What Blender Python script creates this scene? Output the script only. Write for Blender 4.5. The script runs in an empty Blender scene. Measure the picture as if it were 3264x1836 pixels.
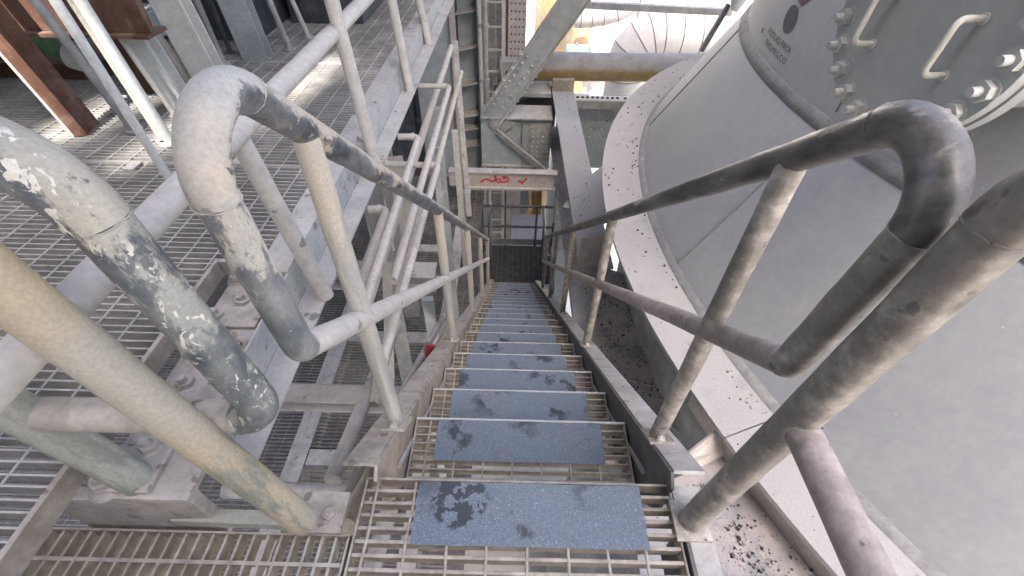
import bpy, math, random
from math import sin, cos, pi, radians as rad, hypot, atan2
from mathutils import Vector as V, Matrix as MX
random.seed(7)
S = bpy.context.scene
COL = S.collection

# ------------------------------------------------------------------ camera
F, PITCH, ROLL = 1453.17, rad(44.5936), rad(-1.4257)
CAM = V((0, 0, 1.146))
_f = V((0, cos(PITCH), -sin(PITCH))); _r = V((1, 0, 0)); _d = _f.cross(_r)
RIGHT = _r * cos(ROLL) + _d * sin(ROLL); DOWN = _d * cos(ROLL) - _r * sin(ROLL); FWD = _f
cd = bpy.data.cameras.new('camera'); cam = bpy.data.objects.new('camera', cd); COL.objects.link(cam)
cd.sensor_width = 36; cd.lens = F / 3264 * 36; cd.clip_start = .02; cd.clip_end = 900
cam.matrix_world = MX(((RIGHT.x, -DOWN.x, -FWD.x, CAM.x), (RIGHT.y, -DOWN.y, -FWD.y, CAM.y), (RIGHT.z, -DOWN.z, -FWD.z, CAM.z), (0, 0, 0, 1)))
S.camera = cam
# survey helpers: line of sight through a photo pixel met with a real plane of the place
def ray(px, py): return RIGHT * ((px - 1632) / F) + DOWN * ((py - 918) / F) + FWD
def ax(px, py, x): r = ray(px, py); return CAM + r * (x / r.x)
def ay(px, py, y): r = ray(px, py); return CAM + r * (y / r.y)
def az(px, py, z): r = ray(px, py); return CAM + r * ((z - CAM.z) / r.z)

# ------------------------------------------------------------------ world, sun, exposure
SUN_EL, SUN_AZ = rad(50), rad(188)      # azimuth clockwise from +Y
w = bpy.data.worlds.new('World'); S.world = w; w.use_nodes = True
nt = w.node_tree; bg = nt.nodes['Background']
sk = nt.nodes.new('ShaderNodeTexSky'); sk.sky_type = 'NISHITA'; sk.sun_disc = False
sk.sun_elevation = SUN_EL; sk.sun_rotation = SUN_AZ; sk.dust_density = 7.0; sk.air_density = .8; sk.ozone_density = .2
nt.links.new(sk.outputs[0], bg.inputs[0]); bg.inputs[1].default_value = .15
sl = bpy.data.lights.new('sun', 'SUN'); sl.energy = 2.0; sl.angle = rad(.8); sl.color = (1, .95, .87)
so = bpy.data.objects.new('sun', sl); COL.objects.link(so)
sd = V((sin(SUN_AZ) * cos(SUN_EL), cos(SUN_AZ) * cos(SUN_EL), sin(SUN_EL)))
so.rotation_euler = sd.to_track_quat('Z', 'Y').to_euler(); so.location = (0, 0, 30)
vs = S.view_settings; vs.view_transform = 'Standard'; vs.look = 'None'; vs.gamma = 1; vs.use_curve_mapping = False
vs.exposure = 2.75

# ------------------------------------------------------------------ materials
class G:
    def __init__(s, name):
        s.m = bpy.data.materials.new(name); s.m.use_nodes = True; s.t = s.m.node_tree; s.b = s.t.nodes['Principled BSDF']
        s.geo = s.n('ShaderNodeNewGeometry')
    def n(s, typ, **k):
        x = s.t.nodes.new(typ)
        for a, v in k.items(): setattr(x, a, v)
        return x
    def l(s, a, b): s.t.links.new(a, b)
    def noise(s, scale, detail=5, rough=.6, vec=None, dist=0):
        x = s.n('ShaderNodeTexNoise'); x.inputs['Scale'].default_value = scale; x.inputs['Detail'].default_value = detail
        x.inputs['Roughness'].default_value = rough; x.inputs['Distortion'].default_value = dist
        s.l(vec or s.geo.outputs['Position'], x.inputs['Vector']); return x.outputs[0]
    def ramp(s, x, a, b, lo=0, hi=1):
        r = s.n('ShaderNodeMapRange', clamp=True); r.inputs[1].default_value = a; r.inputs[2].default_value = b
        r.inputs[3].default_value = lo; r.inputs[4].default_value = hi; s.l(x, r.inputs[0]); return r.outputs[0]
    def math(s, op, a, b=0.0, clamp=False):
        m = s.n('ShaderNodeMath', operation=op, use_clamp=clamp)
        for i, x in enumerate((a, b)):
            if isinstance(x, (int, float)): m.inputs[i].default_value = x
            else: s.l(x, m.inputs[i])
        return m.outputs[0]
    def mix(s, fac, a, b, mode='MIX'):
        m = s.n('ShaderNodeMix', data_type='RGBA', blend_type=mode)
        for i, x in ((0, fac), (6, a), (7, b)):
            if isinstance(x, (int, float)): m.inputs[i].default_value = x
            elif isinstance(x, tuple): m.inputs[i].default_value = x + (1,)
            else: s.l(x, m.inputs[i])
        return m.outputs[2]
    def up(s):
        x = s.n('ShaderNodeSeparateXYZ'); s.l(s.geo.outputs['Normal'], x.inputs[0]); return x.outputs
    def out(s, col, rough=.8, bump=None, strength=.3, dist=.004, metal=0):
        for k, v in (('Base Color', col), ('Roughness', rough), ('Metallic', metal)):
            if isinstance(v, (int, float)): s.b.inputs[k].default_value = v
            elif isinstance(v, tuple): s.b.inputs[k].default_value = v + (1,)
            else: s.l(v, s.b.inputs[k])
        if bump is not None:
            b = s.n('ShaderNodeBump'); b.inputs['Strength'].default_value = strength; b.inputs['Distance'].default_value = dist
            s.l(bump, b.inputs['Height']); s.l(b.outputs[0], s.b.inputs['Normal'])
        return s.m
DUST = (.49, .43, .375); LILAC = (.50, .475, .455)
def dusty(name, base, dust=DUST, up=.8, amt=.45, sc=2.2, rough=.55, var=.28, bump=.25, spots=0., spotcol=(.16, .14, .13), metal=0, fine=70, z0=.05, z1=.85):
    g = G(name)
    n1 = g.noise(sc, 6, .62); n2 = g.noise(sc * 7, 5, .65); nf = g.noise(fine, 3, .6)
    nz = g.ramp(g.up()[2], z0, z1)
    d = g.math('MULTIPLY', nz, up); d = g.math('ADD', d, g.ramp(n1, .42, .66, 0, amt)); d = g.math('ADD', d, g.ramp(n2, .35, .75, -.22, .22), True)
    c = g.mix(d, base, dust)
    v = g.math('ADD', g.ramp(n2, .3, .7, 1 - var * .7, 1 + var * .5), g.ramp(nf, .3, .7, -.10, .10))
    vc = g.n('ShaderNodeCombineXYZ'); [g.l(v, vc.inputs[i]) for i in range(3)]
    c = g.mix(1, c, vc.outputs[0], 'MULTIPLY')
    if spots > 0:
        s1 = g.noise(sc * 6 + 9, 2, .5); f = g.ramp(s1, .70 - spots * .1, .73 - spots * .1); c = g.mix(g.math('MULTIPLY', f, .75), c, spotcol)
    r = g.ramp(d, 0, 1, rough, .88)
    return g.out(c, r, nf, bump, .003, metal)
def flaked(name, paint, under, grey, chips=.5, upd=.7, thr=.5, sc=9, tan=None, chipthr=.675, axis=None, stretch=2.6):
    """old gloss paint under dust, worn through in streaky patches with pale chips and scratches"""
    g = G(name); vec = g.geo.outputs['Position']
    if axis is not None:
        mp = g.n('ShaderNodeMapping', vector_type='TEXTURE'); mp.inputs['Rotation'].default_value = (rad(axis), 0, 0); mp.inputs['Scale'].default_value = (1, stretch, 1); g.l(vec, mp.inputs[0]); vec = mp.outputs[0]
    n1 = g.noise(sc, 9, .70, vec, .4); n2 = g.noise(sc * 6, 5, .7, vec, .3); nf = g.noise(170, 4, .65); nl = g.noise(3.3, 3, .5); nm = g.noise(sc * 2.3, 6, .65, vec)
    a = g.math('ADD', n1, g.ramp(n2, .3, .7, -.08, .08)); a = g.math('ADD', a, g.ramp(g.up()[2], -.2, .9, -.12, .16 * upd))
    f = g.ramp(a, thr - .022, thr + .03)
    d = grey
    if tan: d = g.mix(g.ramp(nl, .41, .55), grey, tan)
    d = g.mix(g.ramp(nm, .42, .68, 0, .45), d, tuple(x * .72 for x in grey))
    p = g.mix(g.ramp(nm, .40, .70, .05, .60), paint, grey)
    c = g.mix(f, p, d)
    ch = g.math('MULTIPLY', g.ramp(g.noise(sc * 11, 4, .6, vec, .9), chipthr - .012, chipthr + .01), g.ramp(g.noise(sc * 1.7, 2), .42, .56))
    c = g.mix(g.math('MULTIPLY', ch, chips), c, under)
    c = g.mix(1, c, g.mix(g.ramp(nf, .3, .7), (.84,) * 3, (1.1,) * 3), 'MULTIPLY')
    h = g.math('ADD', g.math('MULTIPLY', f, .6), g.math('MULTIPLY', nf, .35)); h = g.math('ADD', h, g.math('MULTIPLY', ch, .5))
    return g.out(c, g.ramp(f, 0, 1, .36, .82), h, .55, .0013)
M = {}
M['galv'] = dusty('bright_galvanised_steel', (.50, .50, .49), (.62, .59, .55), .5, .3, 1.6, .35, .2)
M['grate'] = dusty('dusty_grating_bar', (.30, .29, .28), (.56, .525, .49), .62, .3, 1.1, .5, .35)
M['grate_tan'] = dusty('tan_dusty_grating', (.21, .18, .145), (.45, .405, .35), .7, .5, 3, .55, .35)
M['steel'] = dusty('dusty_grey_steel', (.25, .255, .25), (.48, .45, .43), .75, .5, 1.3, .6, .25, spots=.25)
M['beam'] = dusty('lilac_dusted_beam', (.33, .345, .345), LILAC, .85, .45, 1.2, .6, .22, spots=.3)
M['bluesteel'] = dusty('pale_blue_grey_painted_steel', (.30, .335, .345), (.44, .43, .42), .6, .25, .9, .5, .22)
M['tan'] = dusty('tan_dusted_steel', (.27, .235, .195), (.45, .40, .35), .8, .55, 2.6, .65, .3, spots=.55, spotcol=(.20, .155, .125))
M['pinkplate'] = dusty('pink_dusted_plate', (.33, .295, .26), (.49, .45, .41), .85, .6, 2.4, .7, .25, spots=.75, spotcol=(.21, .17, .155))
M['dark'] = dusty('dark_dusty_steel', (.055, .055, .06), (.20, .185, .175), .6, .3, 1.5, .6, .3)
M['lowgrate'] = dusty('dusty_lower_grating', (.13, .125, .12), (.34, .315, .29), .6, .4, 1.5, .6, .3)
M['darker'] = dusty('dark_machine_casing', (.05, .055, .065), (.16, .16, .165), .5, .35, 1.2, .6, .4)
M['rust'] = dusty('red_oxide_steel', (.105, .047, .03), (.30, .22, .17), .45, .3, 2, .7, .3)
M['white'] = dusty('white_dusty_pipe', (.55, .56, .53), (.60, .57, .53), .6, .4, 2, .5, .18)
M['cream'] = dusty('cream_dusty_tube', (.44, .42, .385), (.53, .49, .455), .8, .5, 2.2, .6, .16, spots=.1)
M['paleplate'] = dusty('pale_dust_covered_plate', (.42, .385, .36), (.55, .505, .47), .8, .6, 1.8, .75, .2)
M['yellow'] = dusty('yellow_painted_duct', (.28, .195, .085), (.34, .325, .32), 1.0, .35, 1.2, .6, .22, z0=-.05, z1=.30)
M['yellowdeep'] = dusty('ochre_painted_duct', (.42, .22, .03), (.45, .40, .36), .5, .1, 1.2, .5, .22)
M['silver'] = dusty('silver_insulation_cladding', (.27, .27, .275), (.34, .32, .32), .6, .4, .8, .5, .16)
M['teal'] = dusty('teal_drum', (.22, .42, .44), (.5, .5, .48), .4, .2, 1.5, .5, .2)
M['green'] = dusty('green_valve', (.05, .16, .05), (.28, .36, .24), .5, .1, 3, .4, .2)
M['red'] = dusty('red_canister', (.28, .03, .025), (.5, .3, .27), .3, .1, 3, .4, .2)
M['bolt'] = dusty('dusty_bolt', (.30, .30, .285), (.50, .47, .44), .8, .4, 9, .45, .25)
M['brightbolt'] = dusty('grey_painted_nut', (.40, .415, .39), (.55, .53, .49), .6, .3, 9, .4, .15)
M['ground'] = dusty('pale_yard_ground', (.42, .40, .37), (.52, .49, .45), .6, .5, .12, .9, .25, fine=6)
M['wall'] = dusty('white_distant_wall', (.52, .51, .49), (.56, .55, .53), .4, .4, .3, .9, .12, fine=5)
M['handle'] = dusty('cream_handle_bar', (.56, .55, .49), (.62, .60, .55), .6, .3, 9, .45, .12)
M['rail_l'] = flaked('worn_black_handrail', (.030, .040, .055), (.62, .58, .52), (.40, .395, .375), .8, .9, .455, 12, tan=(.475, .41, .32), axis=-39.8, stretch=1.8)
M['rail_dark'] = flaked('flaking_navy_tube', (.040, .055, .075), (.70, .67, .58), (.37, .38, .345), 1.0, .3, .395, 6, tan=(.44, .405, .33), chipthr=.60, axis=90, stretch=1.8)
M['rail_le'] = flaked('tan_worn_end_tube', (.085, .10, .115), (.62, .57, .50), (.41, .405, .37), .8, .3, .365, 8, tan=(.52, .425, .305), axis=90, stretch=2.2)
M['rail_r'] = flaked('black_grimy_handrail', (.022, .021, .022), (.55, .50, .46), (.31, .285, .26), .35, 1.0, .615, 6, axis=-39.8)
M['tube_r'] = dusty('grimy_grey_tube', (.165, .15, .13), (.49, .45, .40), .4, .55, 4.5, .45, .45, spots=.2, spotcol=(.07, .06, .055))
M['mid_r'] = dusty('mauve_dusty_tube', (.21, .175, .16), (.40, .345, .325), .7, .4, 3.5, .5, .35, spots=.35, spotcol=(.10, .075, .07))
M['post_tan'] = flaked('tan_and_green_post', (.20, .215, .175), (.55, .5, .42), (.43, .40, .33), .15, .3, .42, 4.5, tan=(.455, .375, .255), axis=90, stretch=4)
M['post_grn'] = flaked('green_grey_post', (.25, .265, .22), (.5, .48, .42), (.40, .40, .345), .12, .5, .44, 5, axis=90, stretch=4)
M['midl'] = dusty('beige_dusty_tube', (.35, .32, .275), (.51, .465, .405), .8, .5, 4, .65, .22, spots=.15)
M['stairpost'] = flaked('dusty_stair_post', (.34, .34, .315), (.55, .48, .40), (.46, .435, .40), .35, .5, .41, 7, tan=(.475, .42, .335), axis=90, stretch=4)

def mat_pad():
    g = G('grit_pad')
    n1 = g.noise(8, 5, .6); n2 = g.noise(4.5, 2, .5); nf = g.noise(420, 4, .75); vor = g.n('ShaderNodeTexVoronoi'); vor.inputs['Scale'].default_value = 190
    g.l(g.geo.outputs['Position'], vor.inputs['Vector'])
    c = g.mix(g.ramp(nf, .38, .66), (.115, .143, .185), (.28, .333, .41))
    fl = g.math('MULTIPLY', g.ramp(vor.outputs['Distance'], .34, .16), g.ramp(g.noise(260, 2, .6, dist=1.2), .50, .60))
    c = g.mix(g.math('MULTIPLY', fl, .75), c, (.66, .72, .80))
    wet = g.math('MULTIPLY', g.ramp(n1, .545, .60), g.ramp(n2, .42, .56))
    vd = g.n('ShaderNodeVectorMath', operation='DISTANCE'); vd.inputs[1].default_value = (-.115, .425, .005); g.l(g.geo.outputs['Position'], vd.inputs[0])
    spill = g.math('MULTIPLY', g.ramp(vd.outputs['Value'], .095, .02), g.ramp(g.noise(34, 3, .55), .40, .52)); wet = g.math('MAXIMUM', wet, g.ramp(spill, .30, .42))
    c = g.mix(g.math('MULTIPLY', wet, .85), c, (.03, .038, .05))
    c = g.mix(g.ramp(g.noise(2.2, 3), .45, .7, 0, .25), c, (.20, .215, .235))
    return g.out(c, g.ramp(nf, .4, .6, .42, .75), nf, 1.0, .003)
M['pad'] = mat_pad()
def mat_shell(name, a, b, cc):
    g = G(name)
    mp = g.n('ShaderNodeMapping'); mp.inputs['Scale'].default_value = (1.4, 1.4, .22); g.l(g.geo.outputs['Position'], mp.inputs[0])
    n1 = g.noise(1.1, 5, .55); n2 = g.noise(5, 5, .6, mp.outputs[0]); nf = g.noise(26, 4, .6)
    c = g.mix(g.ramp(n1, .35, .68), a, b); c = g.mix(g.ramp(n2, .50, .75, 0, .55), c, cc)
    c = g.mix(1, c, g.mix(g.ramp(nf, .3, .7), (.93,) * 3, (1.06,) * 3), 'MULTIPLY')
    sp = g.ramp(g.noise(38, 2, .5), .755, .765); c = g.mix(g.math('MULTIPLY', sp, .35), c, (.62, .62, .6))
    return g.out(c, g.ramp(nf, .3, .7, .5, .68), nf, .12, .003)
M['shell'] = mat_shell('grey_vessel_shell', (.295, .305, .325), (.33, .34, .355), (.375, .375, .38))
M['shell2'] = mat_shell('grey_green_cover_plate', (.325, .338, .325), (.36, .37, .355), (.40, .40, .38))
M['band'] = dusty('grey_weld_band', (.155, .16, .165), (.30, .295, .295), .5, .25, 2, .6, .2)
def mat_ring():
    g = G('ring_dust')
    n1 = g.noise(1.6, 6, .6); nf = g.noise(90, 4, .65); n2 = g.noise(9, 5, .6)
    c = g.mix(g.ramp(n1, .35, .7), (.36, .347, .346), (.41, .396, .393)); c = g.mix(g.ramp(n2, .58, .72, 0, .5), c, (.30, .29, .29))
    c = g.mix(1, c, g.mix(g.ramp(nf, .3, .7), (.9,) * 3, (1.07,) * 3), 'MULTIPLY')
    return g.out(c, .9, nf, .3, .004)
M['ring'] = mat_ring()
def mat_ledge():
    g = G('ledge_dust')
    n1 = g.noise(1.5, 5, .6); nf = g.noise(60, 5, .75); n2 = g.noise(6, 5, .6)
    c = g.mix(g.ramp(n1, .40, .60), (.42, .375, .365), (.30, .31, .325)); c = g.mix(g.ramp(n2, .5, .68, 0, .7), c, (.215, .22, .235))
    c = g.mix(g.ramp(nf, .62, .70, 0, .6), c, (.07, .07, .075))
    return g.out(c, .92, nf, .6, .006)
M['ledge'] = mat_ledge()
def flat(name, col, rough=.7):
    g = G(name); nf = g.noise(45, 3); return g.out(g.mix(g.ramp(nf, .3, .7), tuple(x * .8 for x in col), tuple(min(1, x * 1.15) for x in col)), rough)
M['pellet'] = flat('dark_ore_pellet', (.055, .052, .055), .6); M['pellet2'] = flat('dusty_ore_pellet', (.33, .31, .30), .8)
M['graf'] = flat('red_spray_paint', (.55, .075, .07)); M['ink'] = flat('dark_stencil_paint', (.085, .09, .105)); M['inkred'] = flat('red_brown_stencil_paint', (.16, .085, .085))
M['lit_rim'] = flat('lit_rim_white', (.72, .72, .66)); M['ochre_mark'] = flat('yellow_paint_drip', (.5, .42, .07))
M['blackvoid'] = flat('soot_black_steel', (.02, .02, .022))

# ------------------------------------------------------------------ mesh tools
class MB:
    def __init__(s): s.v = []; s.f = []; s.sm = []
    def add(s, vs, fs, smooth=False):
        o = len(s.v); s.v += [tuple(x) for x in vs]; s.f += [tuple(i + o for i in f) for f in fs]; s.sm += [smooth] * len(fs); return s
    def hexa(s, p):  # 8 points: bottom 4 ccw, top 4 ccw
        return s.add(p, [(3, 2, 1, 0), (4, 5, 6, 7), (0, 1, 5, 4), (1, 2, 6, 5), (2, 3, 7, 6), (3, 0, 4, 7)])
    def box(s, a, b):
        x0, y0, z0 = a; x1, y1, z1 = b
        return s.hexa([(x0, y0, z0), (x1, y0, z0), (x1, y1, z0), (x0, y1, z0), (x0, y0, z1), (x1, y0, z1), (x1, y1, z1), (x0, y1, z1)])
    def bar(s, p0, p1, w, h, side=None, off=(0, 0)):
        """box bar from p0 to p1; w along side, h along the third axis"""
        p0, p1 = V(p0), V(p1); d = (p1 - p0).normalized()
        if side is None: side = d.cross(V((0, 0, 1)))
        side = V(side); side = (side - d * side.dot(d)).normalized(); n = side.cross(d).normalized()
        q = [p + side * (a * w / 2 + off[0]) + n * (b * h / 2 + off[1]) for p in (p0, p1) for a, b in ((-1, -1), (1, -1), (1, 1), (-1, 1))]
        return s.hexa(q)
    def plate(s, pts, n, t):
        """flat polygon with thickness t along n"""
        pts = [V(p) for p in pts]; n = V(n).normalized() * t; k = len(pts)
        q = pts + [p + n for p in pts]
        return s.add(q, [tuple(reversed(range(k))), tuple(range(k, 2 * k))] + [(i, (i + 1) % k, (i + 1) % k + k, i + k) for i in range(k)])
    def tube(s, pts, r, n=14, cap=True, smooth=True):
        pts = [V(p) for p in pts]; rs = r if isinstance(r, (list, tuple)) else [r] * len(pts)
        d0 = (pts[1] - pts[0]).normalized(); a = d0.orthogonal().normalized(); rings = []
        for i, p in enumerate(pts):
            if i == 0: d = d0
            elif i == len(pts) - 1: d = (pts[i] - pts[i - 1]).normalized()
            else: d = ((pts[i + 1] - p).normalized() + (p - pts[i - 1]).normalized()).normalized()
            a = (a - d * a.dot(d)).normalized(); b = d.cross(a)
            rings.append([p + (a * cos(2 * pi * k / n) + b * sin(2 * pi * k / n)) * rs[i] for k in range(n)])
        vs = [x for q in rings for x in q]; fs = []
        for i in range(len(pts) - 1):
            for k in range(n): fs.append((i * n + k, i * n + (k + 1) % n, (i + 1) * n + (k + 1) % n, (i + 1) * n + k))
        s.add(vs, fs, smooth)
        if cap: s.add(rings[0], [tuple(reversed(range(n)))]); s.add(rings[-1], [tuple(range(n))])
        return s
    def prism(s, c, axis, r, h, n=6, r2=None, rot=0):
        c, d = V(c), V(axis).normalized(); a = d.orthogonal().normalized(); b = d.cross(a); r2 = r if r2 is None else r2
        A = [c + (a * cos(2 * pi * k / n + rot) + b * sin(2 * pi * k / n + rot)) * r for k in range(n)]
        B = [c + d * h + (a * cos(2 * pi * k / n + rot) + b * sin(2 * pi * k / n + rot)) * r2 for k in range(n)]
        return s.add(A + B, [tuple(reversed(range(n))), tuple(range(n, 2 * n))] + [(k, (k + 1) % n, (k + 1) % n + n, k + n) for k in range(n)], False)
    def rev(s, c, prof, n=160, a0=0, a1=2 * pi, smooth=True):
        full = abs(a1 - a0 - 2 * pi) < 1e-6; m = n if full else n + 1
        vs = [(c[0] + r * cos(a0 + (a1 - a0) * k / n), c[1] + r * sin(a0 + (a1 - a0) * k / n), z) for r, z in prof for k in range(m)]
        fs = [(i * m + k, i * m + (k + 1) % m, (i + 1) * m + (k + 1) % m, (i + 1) * m + k) for i in range(len(prof) - 1) for k in range(n)]
        return s.add(vs, fs, smooth)
    def mesh(s, name, mat):
        me = bpy.data.meshes.new(name); me.from_pydata(s.v, [], s.f); me.materials.append(mat if not isinstance(mat, str) else M[mat])
        me.polygons.foreach_set('use_smooth', s.sm); me.update(); return me
    def build(s, name, mat, parent=None, bevel=0):
        o = bpy.data.objects.new(name, s.mesh(name, mat)); COL.objects.link(o); setpar(o, parent)
        if bevel: b = o.modifiers.new('bevel', 'BEVEL'); b.width = bevel; b.segments = 2; b.limit_method = 'ANGLE'; b.angle_limit = rad(40)
        return o
def setpar(o, parent):
    if parent is not None:
        o.parent = parent      # parts are modelled in place; only the thing itself carries a location
        if parent.parent is None: o.matrix_parent_inverse = MX.Translation(parent.location).inverted()
def tag(o, label, cat, group=None, kind=None):
    if label: o['label'] = label
    if cat: o['category'] = cat
    if group: o['group'] = group
    if kind: o['kind'] = kind
    return o
def thing(name, label, cat, loc=(0, 0, 0), group=None, kind=None):
    o = bpy.data.objects.new(name, None); COL.objects.link(o); o.location = loc; o.empty_display_size = .1
    return tag(o, label, cat, group, kind)
def inst(src, parent, loc):
    """a further piece that shares the mesh of src, moved by loc"""
    o = src.copy(); COL.objects.link(o); o.parent = None; o.matrix_parent_inverse = MX.Identity(4); o.location = loc; setpar(o, parent); return o
def fillet(pts, r, n=7):
    """round the inner corners of a polyline"""
    pts = [V(p) for p in pts]; out = [pts[0]]
    for i in range(1, len(pts) - 1):
        rr = r[i - 1] if isinstance(r, (list, tuple)) else r
        a, b = (pts[i - 1] - pts[i]), (pts[i + 1] - pts[i]); la, lb = a.length, b.length; a.normalize(); b.normalize()
        if rr <= 0: out.append(pts[i]); continue
        ang = a.angle(b); t = min(rr / math.tan(ang / 2), la * .95, lb * .95); rr = t * math.tan(ang / 2)
        c = pts[i] + (a + b).normalized() * (rr / sin(ang / 2)); p0, p1 = pts[i] + a * t - c, pts[i] + b * t - c; th = p0.angle(p1)
        for k in range(n + 1):
            u = k / n; out.append(c + (p0 * sin((1 - u) * th) + p1 * sin(u * th)) / sin(th))
    out.append(pts[-1]); return out
def jit(pts, step=.03, amp=.0012):
    """subdivide long straight runs so a worn tube is not perfectly straight"""
    pts = [V(p) for p in pts]; out = [pts[0]]
    for a, b in zip(pts, pts[1:]):
        k = max(1, int((b - a).length / step))
        for i in range(1, k + 1):
            q = a.lerp(b, i / k)
            if i < k: q = q + V((random.uniform(-amp, amp), random.uniform(-amp, amp), random.uniform(-amp, amp)))
            out.append(q)
    return out
def weld(parent, p, d, r, mat):
    """lumpy weld bead round a tube joint"""
    d = V(d).normalized(); a = d.orthogonal().normalized(); b = d.cross(a); m = MB()
    pts = [V(p) + (a * cos(t) + b * sin(t)) * (r + random.uniform(-.0008, .0012)) + d * random.uniform(-.0015, .0015) for t in [2 * pi * k / 26 for k in range(27)]]
    m.tube(pts, [random.uniform(.0008, .0017) for _ in pts], 6, False); return m.build('weld_bead', mat, parent)
def bolt_mb(p, d, r=.011, h=.009, stud=.014, sr=.0055, washer=True, rot=0):
    m = MB(); p = V(p); d = V(d).normalized()
    if washer: m.prism(p, d, r * 1.25, .0022, 16); p = p + d * .0022
    m.prism(p, d, r, h, 6, rot=rot); m.prism(p + d * h, d, sr, stud, 12, sr * .9); return m

# ================================================================== SETTING: ground and vessel
gm = MB().box((-160, -120, -12.6), (160, 260, -12)); tag(gm.build('ground', 'ground'), 'pale dusty yard ground far below the plant', None, kind='structure')

# ------------------------------------------------------------------ big conical vessel on the right
VC = (4.9, 2.46)
ves = thing('conical_vessel', 'huge grey conical steel vessel with a dusty ring flange beside the stairs', 'vessel', (VC[0], VC[1], -12))
MB().rev(VC, [(4.0, -.605), (3.5, .262)], 200).build('cone_shell', 'shell', ves)
MB().rev(VC, [(3.492, .24), (3.492, 1.45), (0, 2.1)], 200).build('upper_shell', 'shell', ves)
m = MB(); pr = [(3.485, .268), (3.512, .255), (3.535, .21), (3.515, .2)]; m.rev(VC, pr, 200); m.build('weld_band', 'band', ves)
MB().rev(VC, [(3.96, -12), (3.96, -.64)], 200).build('lower_shell', 'steel', ves)
# ring flange, in separate welded segments
seams = [rad(a) for a in (88, 137.5, 168, 201, 233, 270)]
for a0, a1 in zip(seams, seams[1:]):
    MB().rev(VC, [(3.93, -.6), (4.29, -.6), (4.29, -.622), (3.93, -.622)], 40, a0 + .0006, a1 - .0006, False).build('ring_flange', 'ring', ves)
MB().rev(VC, [(3.93, -.6), (4.29, -.6), (4.29, -.622), (3.93, -.622)], 80, rad(270.05), rad(447.95), False).build('ring_flange', 'ring', ves)
m = MB(); m.rev(VC, [(4.022, -.599), (3.992, -.572), (3.96, -.585)], 200); m.build('fillet_band', 'band', ves)
MB().rev(VC, [(4.24, -.623), (4.24, -.78), (4.225, -.78), (4.225, -.623)], 60, rad(197.5), rad(262), True).build('skirt_plate', 'paleplate', ves)
MB().rev(VC, [(3.97, -1.86), (4.75, -1.86), (4.75, -1.88), (3.97, -1.88)], 60, rad(90), rad(156), False).build('support_ring', 'ring', ves)
# plate seams on the cone: thin weld beads along generators
def conept(a, t, off=.002):
    r = 4.0 + (3.5 - 4.0) * t + off; return V((VC[0] + r * cos(a), VC[1] + r * sin(a), -.605 + .867 * t + off * .5))
for a in (161, 187, 231):
    MB().tube([conept(rad(a), k / 10) for k in range(11)], .0045, 6).build('plate_seam', 'band', ves)
MB().tube([V((VC[0] + 3.494 * cos(rad(187)), VC[1] + 3.494 * sin(rad(187)), z)) for z in (.3, 1.44)], .005, 6).build('plate_seam', 'band', ves)
# manhole neck, cover, bolts, handles
CN = V((-cos(rad(10)), -sin(rad(10)), 0)); CU = V((sin(rad(10)), -cos(rad(10)), 0)); CV = V((0, 0, 1)); CP = V((1.078, 1.375, .826))
def cov(u, v, o=0): return CP + CU * u + CV * v + CN * o
def disc(m, r, o0, o1, n=96):
    A = [cov(r * cos(2 * pi * k / n), r * sin(2 * pi * k / n), o0) for k in range(n)]; B = [cov(r * cos(2 * pi * k / n), r * sin(2 * pi * k / n), o1) for k in range(n)]
    m.add(A + B, [tuple(range(n)), tuple(reversed(range(n, 2 * n)))]); m.add(A + B, [(k, k + n, (k + 1) % n + n, (k + 1) % n) for k in range(n)], True); return m
def collar(m, r, o0, o1, n=96):
    A = [cov(r * cos(2 * pi * k / n), r * sin(2 * pi * k / n), o0) for k in range(n)]; B = [cov(r * cos(2 * pi * k / n), r * sin(2 * pi * k / n), o1) for k in range(n)]
    m.add(A + B, [(k, k + n, (k + 1) % n + n, (k + 1) % n) for k in range(n)], True); return m
collar(MB(), .235, -.03, -.75).build('manhole_neck', 'shell2', ves)
disc(MB(), .306, -.034, -.072).build('neck_flange', 'shell2', ves)
cover = disc(MB(), .300, 0, -.03).build('manhole_cover', 'shell2', ves, .004)
disc(MB(), .299, -.0302, -.0338).build('gasket', 'lit_rim', cover)  # white edge imitates the flange rim catching light
for k in range(22):
    a = rad(-166.9 + 360 / 22 * k); p = cov(.269 * cos(a), .269 * sin(a), .0)
    bolt_mb(p, CN, .0255, .020, .026, .0125, True, random.random()).build('bolt', 'brightbolt', cover)
for u0, v0, v1 in ((.136, .036, -.096), (-.124, .034, -.097)):
    MB().tube(fillet([cov(u0 + .006, v0, -.002), cov(u0, v0, .062), cov(u0 - .008, v1, .062), cov(u0, v1, -.002)], .02, 5), .0082, 10).build('handle', 'handle', cover)
    for vv in (v0, v1): MB().prism(cov(u0 + (.006 if vv == v0 else 0), vv, -.001), CN, .014, .004, 14).build('weld_pad', 'handle', cover)
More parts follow.
